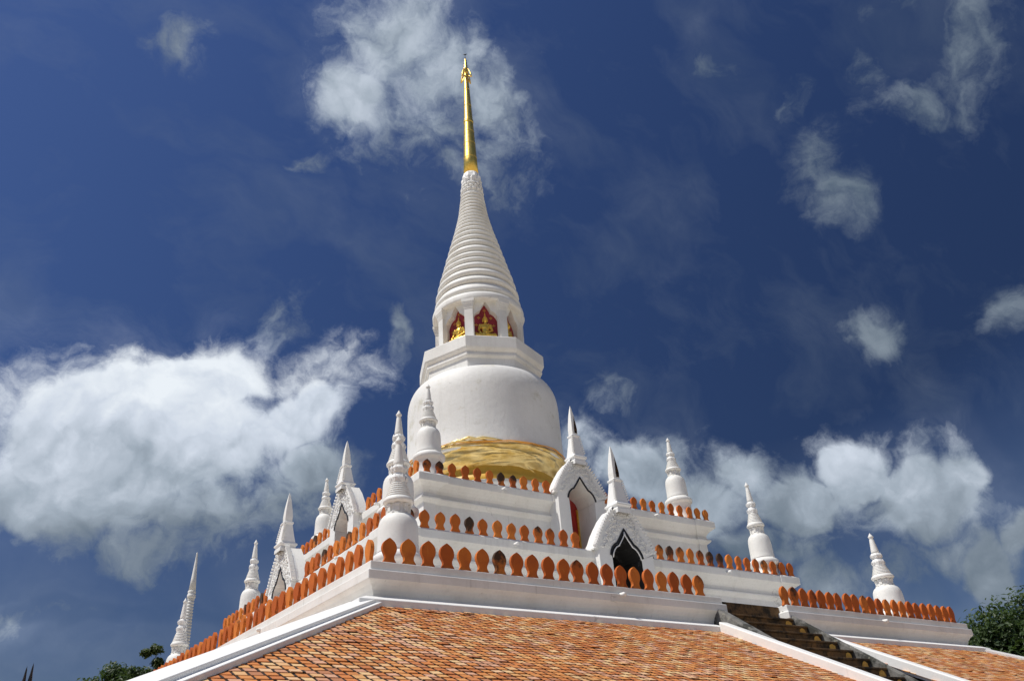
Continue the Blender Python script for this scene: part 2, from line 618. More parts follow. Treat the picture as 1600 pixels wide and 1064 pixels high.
_m = Mat('gold_leaf_paint', 0.34, 0.75)
_n = _m.noise(12, 5, 0.6)
_m.color(_m.mix(_m.rng(_n, 0.4, 0.75), (0.92, 0.60, 0.11), (0.70, 0.40, 0.05)))
GOLDP = _m.m

_m = Mat('gold_satin', 0.30, 0.55)
_n = _m.noise(1.2, 5, 0.6, stretch=(1, 1, 3))
_m.color(_m.mix(_m.rng(_n, 0.38, 0.7), (0.92, 0.72, 0.32), (0.66, 0.44, 0.11)))
_m.bump(_m.noise(7, 6, 0.6, stretch=(1, 1, 5)), 0.5, 0.03)
SATIN = _m.m

_m = Mat('orange_cloth', 0.6)
_m.color(_m.mix(_m.noise(5, 4), (0.85, 0.46, 0.06), (0.72, 0.26, 0.03)))
ORANGE = _m.m

_m = Mat('ochre_paint', 0.5)
_m.color(_m.mix(_m.noise(4, 5), (0.80, 0.50, 0.07), (0.66, 0.36, 0.05)))
OCHRE = _m.m

_m = Mat('red_lacquer', 0.5)
_m.color(_m.mix(_m.rng(_m.noise(5, 5), 0.4, 0.7), (0.30, 0.022, 0.035), (0.21, 0.015, 0.022)))
RED = _m.m
_m = Mat('red_door_paint', 0.45)
_m.color(_m.mix(_m.rng(_m.noise(3, 5), 0.4, 0.7), (0.42, 0.020, 0.012), (0.30, 0.015, 0.010)))
DOOR = _m.m

_m = Mat('black_trim', 0.4)
_m.color((0.012, 0.012, 0.012))
BLACK = _m.m
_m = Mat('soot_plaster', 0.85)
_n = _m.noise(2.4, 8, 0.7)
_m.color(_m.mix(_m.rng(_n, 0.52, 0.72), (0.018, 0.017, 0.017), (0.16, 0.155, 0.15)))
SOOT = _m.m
_m = Mat('brown_mirror', 0.12, 0.6)
_m.color(_m.mix(_m.rng(_m.noise(9, 4), 0.4, 0.7), (0.035, 0.018, 0.010), (0.14, 0.070, 0.018)))
MIRROR = _m.m

_m = Mat('mossy_concrete', 0.9)
_a = _m.noise(1.7, 8, 0.7)
_b = _m.noise(5.5, 7, 0.7)
_c = _m.mix(_m.rng(_b, 0.4, 0.7), (0.20, 0.195, 0.18), (0.11, 0.105, 0.095))
_c = _m.mix(_m.rng(_a, 0.47, 0.60, 0, 0.9), _c, (0.025, 0.026, 0.020))
_c = _m.mix(_m.rng(_m.noise(3.1, 7, 0.7), 0.60, 0.68, 0, 0.6), _c, (0.34, 0.33, 0.25))
_m.color(_c)
_m.bump(_b, 0.6, 0.03)
MOSS = _m.m

_m = Mat('worn_stair_cement', 0.9)
_a = _m.noise(2.0, 7, 0.7)
_c = _m.mix(_m.rng(_a, 0.40, 0.60), (0.034, 0.024, 0.013), (0.19, 0.108, 0.042))
_m.color(_c)
_m.bump(_m.noise(9, 6, 0.7), 0.6, 0.03)
STEP = _m.m
_m = Mat('bare_ochre_plaster', 0.85)
_a = _m.noise(8.0, 7, 0.7)
_m.color(_m.mix(_m.rng(_a, 0.42, 0.66), (0.85, 0.50, 0.10), (0.62, 0.34, 0.075)))
PATCH = _m.m
_m = Mat('faded_ochre_plaster', 0.85)
_a = _m.noise(7.0, 7, 0.7)
_m.color(_m.mix(_m.rng(_a, 0.40, 0.64), (0.24, 0.125, 0.036), (0.08, 0.045, 0.018)))
PATCH2 = _m.m

_m = Mat('dark_bronze', 0.45, 0.4)
_m.color((0.030, 0.028, 0.026))
BRONZE = _m.m
_m = Mat('pavement', 0.85)  # unseen ground; its warm, bright tone is set to bounce light onto shaded walls
_v = _m.n('ShaderNodeTexBrick')
_v.inputs['Scale'].default_value = 1.0
_v.inputs['Color1'].default_value = (0.56, 0.49, 0.37, 1)
_v.inputs['Color2'].default_value = (0.50, 0.43, 0.32, 1)
_v.inputs['Mortar'].default_value = (0.22, 0.21, 0.19, 1)
_v.inputs['Mortar Size'].default_value = 0.012
_m.l(_m.co, _v.inputs['Vector'])
_m.color(_m.mix(_m.rng(_m.noise(0.15, 6), 0.4, 0.7, 0, 0.4), _v.outputs[0], (0.25, 0.24, 0.20)))
PAVE = _m.m


def mat_leaf(name, c1, c2):
    M = Mat(name, 0.55)
    at_ = M.n('ShaderNodeAttribute', attribute_name='tint')
    M.color(M.mix(at_.outputs['Fac'], c1, c2))
    for nm in ('Transmission Weight',):
        M.b.inputs[nm].default_value = 0.0
    tr = M.n('ShaderNodeBsdfTranslucent')
    tr.inputs[0].default_value = (*[min(1, x * 1.8) for x in c2], 1)
    ms = M.n('ShaderNodeMixShader')
    ms.inputs[0].default_value = 0.3
    outn = M.nt.nodes['Material Output']
    M.l(M.b.outputs[0], ms.inputs[1])
    M.l(tr.outputs[0], ms.inputs[2])
    M.l(ms.outputs[0], outn.inputs[0])
    return M.m


LEAF = mat_leaf('broad_leaves', (0.022, 0.046, 0.010), (0.070, 0.100, 0.018))
LEAF2 = mat_leaf('dark_leaves', (0.018, 0.045, 0.012), (0.055, 0.090, 0.018))
_m = Mat('bark', 0.9)
_m.color(_m.mix(_m.noise(6, 5, stretch=(1, 1, 0.2)), (0.11, 0.085, 0.06), (0.05, 0.04, 0.03)))
BARK = _m.m

# ------------------------------------------------------------------ ground
g = MB()
g.add([(-1500, -1500, GROUND), (1500, -1500, GROUND), (1500, 1500, GROUND), (-1500, 1500, GROUND)], [(0, 1, 2, 3)])
tag(g.build('ground', PAVE), kind='structure')

# ------------------------------------------------------------------ the great chedi
BASE = Vector((0, 0, GROUND))
chedi = empty('chedi', BASE, 'huge white bell-shaped chedi with gold spire on stepped terraces above an orange tiled roof', 'chedi')
INV = Matrix.Translation(-BASE)


def part(mb, name, mat):
    return mb.build(name, mat, chedi, INV)


def sweep(mb, poly, prof, cap_top=None, smooth=False):
    """run profile (offset, z) round a CCW polygon; outward offset with mitred corners"""
    n = len(poly)
    vs, fs = [], []
    for (t, z) in prof:
        for i in range(n):
            p0, p1, p2 = Vector(poly[i - 1]), Vector(poly[i]), Vector(poly[(i + 1) % n])
            d1, d2 = (p1 - p0).normalized(), (p2 - p1).normalized()
            n1, n2 = Vector((d1.y, -d1.x)), Vector((d2.y, -d2.x))
            q = n1 + n2
            q = q / max(q.dot(n1), 1e-3)
            vs.append((p1.x + q.x * t, p1.y + q.y * t, z))
    for j in range(len(prof) - 1):
        for i in range(n):
            k_ = (i + 1) % n
            fs.append((j * n + i, j * n + k_, (j + 1) * n + k_, (j + 1) * n + i))
    if cap_top is not None:
        fs.append(tuple(cap_top * n + i for i in range(n)))
    mb.add(vs, fs, smooth)


def tier_poly(x0, x1, y0, y1, px, py, jog, nw, nd, stair=None):
    """rectangle with proud corner blocks and a notch for a portico on the front (-y) and left (-x) sides"""
    cb, pr = 1.15, 1.2
    P = [(x0, y0), (x0 + cb, y0), (x0 + cb, y0 + jog), (px - pr, y0 + jog), (px - pr, y0), (px - nw, y0), (px - nw, y0 + nd),
         (px + nw, y0 + nd), (px + nw, y0), (px + pr, y0), (px + pr, y0 + jog), (x1 - cb, y0 + jog), (x1 - cb, y0),
         (x1, y0), (x1, y1), (x0, y1),
         (x0, y1 - cb), (x0 + jog, y1 - cb), (x0 + jog, py + pr), (x0, py + pr), (x0, py + nw), (x0 + nd, py + nw),
         (x0 + nd, py - nw), (x0, py - nw), (x0, py - pr), (x0 + jog, py - pr), (x0 + jog, y0 + cb), (x0, y0 + cb)]
    return P


T1 = dict(x0=-11.50, x1=12.40, y0=-12.62, y1=11.97, z=1.08)
T2 = dict(x0=-9.02, x1=9.34, y0=-8.18, y1=7.97, z=3.63)
T3 = dict(x0=-6.81, x1=7.39, y0=-6.08, y1=5.77, z=6.33)
SX0, SX1 = -0.55, 2.30        # stair opening in the lowest terrace

# lower terrace: cornice with a gap for the stair
a = T1
LX = lambda y: -11.45 - 0.030 * (y + 12.62)      # the long left edge runs slightly out of square
P1 = [(a['x0'], a['y0']), (SX0, a['y0']), (SX0, a['y0'] + 1.2), (SX1, a['y0'] + 1.2), (SX1, a['y0']), (a['x1'], a['y0']),
      (a['x1'], a['y1']), (LX(a['y1']), a['y1'])]
mb = MB()
z = a['z']
sweep(mb, P1, [(-.16, -.35), (-.14, z - .80), (-.13, z - .70), (-.09, z - .60), (-.02, z - .50), (.07, z - .42), (.08, z - .405), (.08, z - .21), (.0, z - .19), (0, z)], cap_top=9)
lower = part(mb, 'lower_terrace', WHITE)
bevel(lower, 0.018)

for nm, t, zlow in (('middle_terrace', T2, T1['z']), ('upper_terrace', T3, T2['z'])):
    P = tier_poly(t['x0'], t['x1'], t['y0'], t['y1'], -0.01, -0.05, 0.07, 0.73, 1.38)
    z = t['z']
    mb = MB()
    sweep(mb, P, [(-.20, zlow - .02), (-.20, zlow + .22), (-.30, zlow + .30), (-.34, zlow + .36), (-.34, z - .98), (-.20, z - .86), (-.19, z - .80), (-.31, z - .74), (-.32, z - .62),
                  (-.27, z - .53), (-.18, z - .43), (-.06, z - .35), (.0, z - .31), (.0, z - .06), (-.05, z)], cap_top=14)
    o = part(mb, nm, WHITE)
    bevel(o, 0.015)
    if nm == 'middle_terrace':
        middle = o
    else:
        upper = o

# ---- drain spouts on the cornices
def spouts(parent, pts):
    me = None
    for (x, y, z, dx, dy) in pts:
        if me is None:
            q = MB()
            q.tube([(0, 0.05, 0), (0, -.16, -.01), (0, -.2, -.03)], [.055, .055, .05], 8)
            me = q.mesh('drain_spout', CAPW)
        o = place('drain_spout', me, parent)
        o.location = (x, y, z)
        o.rotation_euler = (0, 0, math.atan2(dy, dx) + pi / 2)


spouts(lower, [(-4.4, -12.62, .86, 0, -1), (7.1, -12.62, .86, 0, -1), (-11.64, -6.2, .86, -1, 0)])
spouts(middle, [(-4.5, -8.11, 3.45, 0, -1), (5.2, -8.11, 3.45, 0, -1), (-8.95, -4.8, 3.45, -1, 0)])
spouts(upper, [(-3.4, -6.01, 6.15, 0, -1), (4.0, -6.01, 6.15, 0, -1), (-6.74, -2.9, 6.15, -1, 0)])


# ---- merlons: leaf-shaped clay plates along the terrace edges
def merlon_mesh():
    half = [(.208, 0), (.214, .02), (.188, .07), (.154, .125), (.143, .175), (.152, .235), (.186, .30), (.219, .37), (.233, .44), (.228, .51), (.206, .58),
            (.160, .648), (.102, .698), (.045, .738)]
    pts = [(x, z_) for x, z_ in half] + [(0, .760)] + [(-x, z_) for x, z_ in reversed(half)]
    bm = bmesh.new()
    vs = [bm.verts.new((x, -.045, z_)) for x, z_ in pts]
    f = bm.faces.new(vs)
    ex = bmesh.ops.extrude_face_region(bm, geom=[f])
    for v in [q for q in ex['geom'] if isinstance(q, bmesh.types.BMVert)]:
        v.co.y += .09
    bmesh.ops.recalc_face_normals(bm, faces=bm.faces)
    bmesh.ops.scale(bm, vec=(.78, 1, .79), verts=bm.verts)
    me = bpy.data.meshes.new('merlon')
    bm.to_mesh(me)
    bm.free()
    me.materials.append(CLAY)
    return me


MER = merlon_mesh()


def merlons(parent, xs, fixed, zz, side, sc, mould=()):
    for i, q in enumerate(xs):
        o = place('merlon', MER, parent)
        jit = random.uniform(-1, 1)
        if side == 'front':
            o.location = (q + random.uniform(-.015, .015), fixed + random.uniform(-.02, .02), zz - .005)
            rz = 0
        else:
            o.location = ((fixed(q) if callable(fixed) else fixed) + random.uniform(-.02, .02), q + random.uniform(-.015, .015), zz - .005)
            rz = -pi / 2
        o.rotation_euler = (R(random.uniform(-1.5, 1.5)), R(random.uniform(-2, 2)), rz + R(random.uniform(-4, 4)))
        s_ = sc * random.uniform(.97, 1.03)
        o.scale = (s_, 1, s_)
        v = dict(mould).get(i)
        if v is None:
            v = random.choice([0, 0, .02, .08, .14, .2])
        o.color = (v, 0, 0, 1)


def span(a_, b_, n):
    return [a_ + (b_ - a_) * i / (n - 1) for i in range(n)]


zt = T1['z']
merlons(lower, [-10.99 + .487 * i for i in range(21)], -12.50, zt, 'front', 1.0,
        {0: .05, 1: .1, 2: .22, 3: 0, 4: .04, 5: .0, 6: .46, 7: 0, 8: .2, 9: 0, 10: 0, 11: .24, 12: 0, 13: .05, 14: 0, 15: 0, 16: .04, 20: .3})
merlons(lower, span(2.45, 11.80, 22), -12.50, zt, 'front', 1.0, {0: .2, 1: .3, 3: .34, 6: .28, 9: .34})
merlons(lower, span(-12.20, 11.6, 48), lambda y: LX(y) + .10, zt, 'left', 1.0, {0: 0})
zt = T2['z']
merlons(middle, [-8.70, -8.20] + [-7.69 + .522 * i for i in range(12)], -8.05, zt, 'front', .90, {1: .5, 2: .1, 4: .0, 5: .55, 9: .12, 10: .3, 11: .3})
merlons(middle, span(1.36, 9.05, 16), -8.05, zt, 'front', .90, {0: .6, 1: .3, 2: .5, 3: .34, 4: 0, 5: .36, 6: .55, 7: .6, 8: .0, 12: .44})
merlons(middle, span(-7.8, -1.75, 13), -8.90, zt, 'left', .90, {5: .5, 9: .5})
merlons(middle, span(1.45, 7.6, 13), -8.90, zt, 'left', .90, {3: .5, 7: .4})
zt = T3['z']
merlons(upper, [-6.45 + .507 * i for i in range(11)], -5.96, zt, 'front', .82, {0: .38, 1: .5, 2: .15, 3: .22, 4: .2, 5: 0, 6: .55, 7: .48, 8: 0, 9: .05, 10: .0})
merlons(upper, span(1.45, 7.05, 12), -5.96, zt, 'front', .82, {})
merlons(upper, span(-5.7, -1.75, 9), -6.69, zt, 'left', .82, {4: .5})
merlons(upper, span(1.4, 5.4, 9), -6.69, zt, 'left', .82, {4: .5})

# ------------------------------------------------------------------ the bell and spire
c = (CX, CY)
mb = MB()
mb.lathe([(3.75, 6.30), (3.75, 6.75), (3.55, 6.85), (3.45, 7.0), (3.45, 7.7), (3.6, 7.85)], 96, c)
part(mb, 'bell_plinth', WHITE)
mb = MB()
mb.lathe([(3.35, 7.80), (3.42, 7.85), (3.42, 8.15), (3.15, 8.25), (3.15, 8.60), (3.0, 8.7)], 96, c)
part(mb, 'ochre_ring', OCHRE)

# bell: lathe with slight hand-made unevenness
prof = [(3.02, 9.32), (3.50, 9.30), (3.62, 9.34), (3.63, 9.46), (3.585, 9.70), (3.56, 10.4), (3.55, 11.0), (3.55, 11.6), (3.545, 12.0)]
for i in range(1, 15):
    q = pi / 2 * i / 14
    prof.append((2.55 + .99 * cos(q) ** .72, 12.15 + 1.38 * sin(q) ** .92))
prof.append((2.4, 13.53))
mb = MB()
mb.lathe(prof, 128, c)
mb.v = [(x + (x - CX) * .004 * mnoise.noise(Vector((x * .8, y * .8, z_ * .8))), y + (y - CY) * .004 * mnoise.noise(Vector((x * .8 + 9, y * .8, z_ * .8))), z_) for x, y, z_ in mb.v]
part(mb, 'bell', BELLW)


def octo(mb_, prof_, rot=0.0):
    mb_.lathe(prof_, 8, c, smooth=False, rot=rot)


mb = MB()
octo(mb, [(2.86, 13.30), (2.86, 14.00), (2.93, 14.04), (2.98, 14.10), (2.98, 14.19), (2.93, 14.25), (2.95, 14.31), (3.02, 14.36), (3.06, 14.40), (3.10, 14.47), (3.10, 15.03), (3.04, 15.07), (2.0, 15.09)])
o = part(mb, 'octagonal_neck', WHITE)
bevel(o, 0.02)

# lantern: drum with eight cusped niches, eight piers
ARCH = [(.0, 1.0), (.05, .965), (.12, .915), (.18, .865), (.225, .82), (.25, .785), (.275, .775), (.36, .755), (.46, .715), (.54, .66), (.605, .60), (.63, .55), (.635, .50), (.625, .495), (.625, .0)]
# ARCH is (x, height fraction); niche height 1.95
drum = []
apo = 1.96
hs = apo * math.tan(pi / 8)
lan = MB()
redp = MB()
for k in range(8):
    az = R(22.5 + 45 * k)
    nrm = Vector((cos(az), sin(az), 0))
    tng = Vector((-sin(az), cos(az), 0))

    def P3(s, d, z_):
        return Vector((CX, CY, 0)) + nrm * d + tng * s + Vector((0, 0, z_))
    z0, zh = 15.30, 2.22
    arch = [(x, z0 + y * zh) for x, y in ARCH]
    full = arch + [(-x, z_) for x, z_ in reversed(arch[1:])]     # right bottom ... apex ... left
    ztop = 17.75
    # front wall with opening, two halves
    for sgn in (1, -1):
        vs = [P3(sgn * x, apo, z_) for x, z_ in arch]
        vs2 = [P3(sgn * hs, apo, z_ if i else ztop) for i, (x, z_) in enumerate(arch)]
        n = len(vs)
        fs = []
        for i in range(n - 1):
            fs.append((i, i + 1, n + i + 1, n + i) if sgn > 0 else (i, n + i, n + i + 1, i + 1))
        lan.add(vs + vs2, fs)
        lan.add([P3(0, apo, ztop), vs[0], P3(sgn * hs, apo, ztop)], [(0, 1, 2) if sgn > 0 else (0, 2, 1)])
        # reveal
        b_ = [P3(sgn * x, apo - .34, z_) for x, z_ in arch]
        fs = [(i, n + i, n + i + 1, i + 1) if sgn > 0 else (i, i + 1, n + i + 1, n + i) for i in range(n - 1)]
        lan.add(vs + b_, fs)
    redp.add([P3(-.68, apo - .33, z0 - .1), P3(.68, apo - .33, z0 - .1), P3(.68, apo - .33, z0 + zh + .05), P3(-.68, apo - .33, z0 + zh + .05)], [(0, 1, 2, 3)])
    # sill block
    lan.add([P3(-hs, apo, 15.06), P3(hs, apo, 15.06), P3(hs, apo, z0), P3(-hs, apo, z0)], [(0, 1, 2, 3)])
    lan.add([P3(-.64, apo, z0), P3(.64, apo, z0), P3(.64, apo - .34, z0), P3(-.64, apo - .34, z0)], [(0, 1, 2, 3)])
lantern = part(lan, 'niche_drum', WHITE)
redo = redp.build('niche_backing', RED, lantern)
# gilt four-petal flowers stencilled on the red backing of the three niches in view
fl = MB()
for k in (4, 5, 6):
    az = R(22.5 + 45 * k)
    nrm = Vector((cos(az), sin(az), 0))
    tng = Vector((-sin(az), cos(az), 0))
    for (s, zz) in ((-.30, 16.78), (.30, 16.78), (-.43, 16.36), (.43, 16.36), (-.45, 15.92), (.45, 15.92), (0, 17.2)):
        p0 = Vector((CX, CY, zz)) + nrm * (apo - .315) + tng * s
        for q in range(4):
            a_ = pi / 2 * q
            d1 = tng * cos(a_) + Vector((0, 0, 1)) * sin(a_)
            d2 = tng * -sin(a_) + Vector((0, 0, 1)) * cos(a_)
            fl.add([p0 + d1 * .01, p0 + d1 * .045 + d2 * .022 + nrm * .008, p0 + d1 * .085, p0 + d1 * .045 - d2 * .022 + nrm * .008], [(0, 1, 2, 3)])
fl.build('gilt_flowers', GOLDP, lantern)

pier_me = None
for k in range(8):
    az = R(45 * k)
    if pier_me is None:
        q = MB()
        q.box(-.17, .09, -.205, .205, 15.06, 17.05)
        q.box(-.18, .11, -.225, .225, 15.06, 15.40)
        pier_me = q.mesh('pier', WHITE)
        q = MB()
        pr = [(.0, 17.05), (.02, 17.07), (.02, 17.12), (.035, 17.15), (.055, 17.25), (.085, 17.32), (.085, 17.38), (.105, 17.40), (.105, 17.55)]
        sweep(q, [(-.17, -.205), (.09, -.205), (.09, .205), (-.17, .205)], pr, cap_top=8)
        cap_me = q.mesh('capital', WHITE)
    o = place('pier', pier_me, chedi, INV)
    o.location = (CX + 2.12 * cos(az), CY + 2.12 * sin(az), 0)
    o.rotation_euler = (0, 0, az)
    place('capital', cap_me, o)

# eave and ringed cone
mb = MB()
mb.lathe([(1.7, 17.56), (2.24, 17.50), (2.29, 17.52), (2.31, 17.60), (2.31, 17.78), (2.28, 17.88), (2.20, 17.97), (2.10, 18.03), (2.0, 18.06)], 96, c)
part(mb, 'eave', WHITE)
RZ = [18.02, 18.62, 19.16, 19.68, 20.14, 20.54, 20.97, 21.48, 21.93, 22.33, 22.69, 23.01, 23.28, 23.54, 23.79, 24.04, 24.30, 24.55, 24.80, 25.05, 25.30, 25.54, 25.80]


def cone_r(z_):
    pts = [(18.0, 2.12), (18.67, 2.05), (19.71, 1.83), (21.14, 1.46), (22.63, 1.11), (24.17, .78), (25.80, .575)]
    for (z0, r_0), (z1, r_1) in zip(pts, pts[1:]):
        if z_ <= z1:
            return r_0 + (r_1 - r_0) * (z_ - z0) / (z1 - z0)
    return pts[-1][1]


mb = MB()
mb.lathe([(cone_r(z_) - .13, z_) for z_ in RZ], 64, c)
cone = part(mb, 'ringed_cone', WHITE)
for z0, z1 in zip(RZ, RZ[1:]):
    h = z1 - z0
    ra, rb = cone_r(z0), cone_r(z1)
    ov = .10 * min(1, h / .4)
    pr = [(ra - .15, z0 + .02 * h), (ra - .03, z0 + .05 * h), (ra + ov * .55, z0 + .16 * h), (ra + ov * .80, z0 + .30 * h), (ra + ov * .72, z0 + .46 * h),
          (ra * .6 + rb * .4 + ov * .32, z0 + .62 * h), (ra * .35 + rb * .65 - .015, z0 + .82 * h), (rb - .06, z0 + 1.0 * h)]
    q = MB()
    q.lathe(pr, 72, c, caps=False)
    q.build('ring', WHITE, cone)

# collar of stucco beads, lotus bud
mb = MB()
mb.lathe([(.55, 25.72), (.57, 25.9), (.53, 26.2), (.50, 26.6), (.46, 26.7), (.46, 27.2), (.42, 27.4)], 32, c)
col = part(mb, 'lotus_collar', ORNW)
bead = MB()
bead.lathe([(.001, -.075), (.055, -.055), (.085, 0), (.06, .05), (.001, .075)], 6)
bead_me = bead.mesh('bead', ORNW)
for row, (z_, rr) in enumerate(((25.98, .585), (26.20, .56), (26.42, .535))):
    for k in range(13):
        az = 2 * pi * (k + .5 * (row % 2)) / 13
        o = place('bead', bead_me, col)
        o.location = (CX + rr * cos(az), CY + rr * sin(az), z_)
        o.rotation_euler = (0, .35, az)
        o.scale = (1.0, 1.75, 1.3)
pet = MB()
pet.add([(0, -.155, .0), (0, .155, .0), (.07, .17, .35), (.07, -.17, .35), (.02, .11, .66), (.02, -.11, .66), (.03, 0, .92), (.10, 0, .02), (.16, 0, .38), (.08, 0, .68)],
        [(0, 7, 8, 3), (7, 1, 2, 8), (3, 8, 9, 5), (8, 2, 4, 9), (5, 9, 6), (9, 4, 6)])
pet_me = pet.mesh('lotus_petal', ORNW)
for row, (z_, sc) in enumerate(((26.50, .72), (26.66, .76))):
    for k in range(9):
        az = 2 * pi * (k + .5 * row) / 9
        o = place('lotus_petal', pet_me, col)
        o.location = (CX + .44 * cos(az), CY + .44 * sin(az), z_)
        o.rotation_euler = (0, 0, az)
        o.scale = (1, 1, sc)

# gilded spire built of riveted bands
gb = [(z_, .425 - (z_ - 27.35) * .0375) for z_ in (27.35, 28.62, 29.75, 30.70, 31.55, 32.9, 34.3, 35.7, 36.1)]
mb = MB()
mb.lathe([(r_, z_) for z_, r_ in gb], 32, c)
gs = part(mb, 'gold_spire', GOLD)
for z0, r_0 in gb[1:-1]:
    q = MB()
    q.lathe([(r_0 - .004, z0 - .030), (r_0 + .010, z0 - .022), (r_0 + .012, z0 + .018), (r_0 - .004, z0 + .028)], 32, c, caps=False)
    q.build('gold_band', GOLD, gs)
q = MB()
q.lathe([(.25, 31.42), (.29, 31.45), (.298, 31.52), (.28, 31.57), (.296, 31.62), (.285, 31.67), (.24, 31.70)], 32, c, caps=False)
q.build('gold_ring', GOLD, gs)
# crown ornament: tiered leaves round the tip
cr = MB()
cr.lathe([(.11, 35.7), (.15, 35.85), (.12, 36.02), (.17, 36.10), (.15, 36.2), (.10, 36.3), (.12, 36.45), (.075, 36.6), (.10, 36.72), (.06, 36.84), (.085, 36.93), (.05, 37.03), (.03, 37.1), (.0, 37.14)], 16, c)
crown = part(cr, 'crown_ornament', GOLD)
for k in range(4):
    az = R(20 + 90 * k)
    q = MB()
    q.tube([(CX + .12 * cos(az), CY + .12 * sin(az), 36.15), (CX + .26 * cos(az), CY + .26 * sin(az), 35.85), (CX + .36 * cos(az), CY + .36 * sin(az), 35.45), (CX + .42 * cos(az), CY + .42 * sin(az), 35.22)], [.03, .045, .05, .03], 6)
    q.tube([(CX + .42 * cos(az), CY + .42 * sin(az), 35.22), (CX + .28 * cos(az), CY + .28 * sin(az), 35.32), (CX + .12 * cos(az), CY + .12 * sin(az), 35.52)], [.045, .04, .03], 6)
    q.build('crown_leaf', GOLD, crown)
q = MB()
q.tube([(CX, CY, 37.1), (CX, CY, 37.5)], [.018, .012], 6)
rod = part(q, 'lightning_rod', BRONZE)
q = MB()
q.tube([(CX - .10, CY + .07, 37.56), (CX, CY, 37.47), (CX + .10, CY - .07, 37.55)], [.012, .045, .012], 6)
q.build('rod_vane', BRONZE, rod)

# ------------------------------------------------------------------ porticoes
ROOF_O = [(1.23, 0.0), (1.11, .22), (.98, .48), (.81, .74), (.63, 1.0), (.40, 1.25), (.33, 1.32)]
OPEN = [(0, .64), (.075, .52), (.17, .38), (.255, .27), (.30, .21), (.325, .175), (.35, .165), (.44, .12), (.53, .03), (.60, -.09), (.635, -.22), (.61, -.27), (.60, -2.62)]


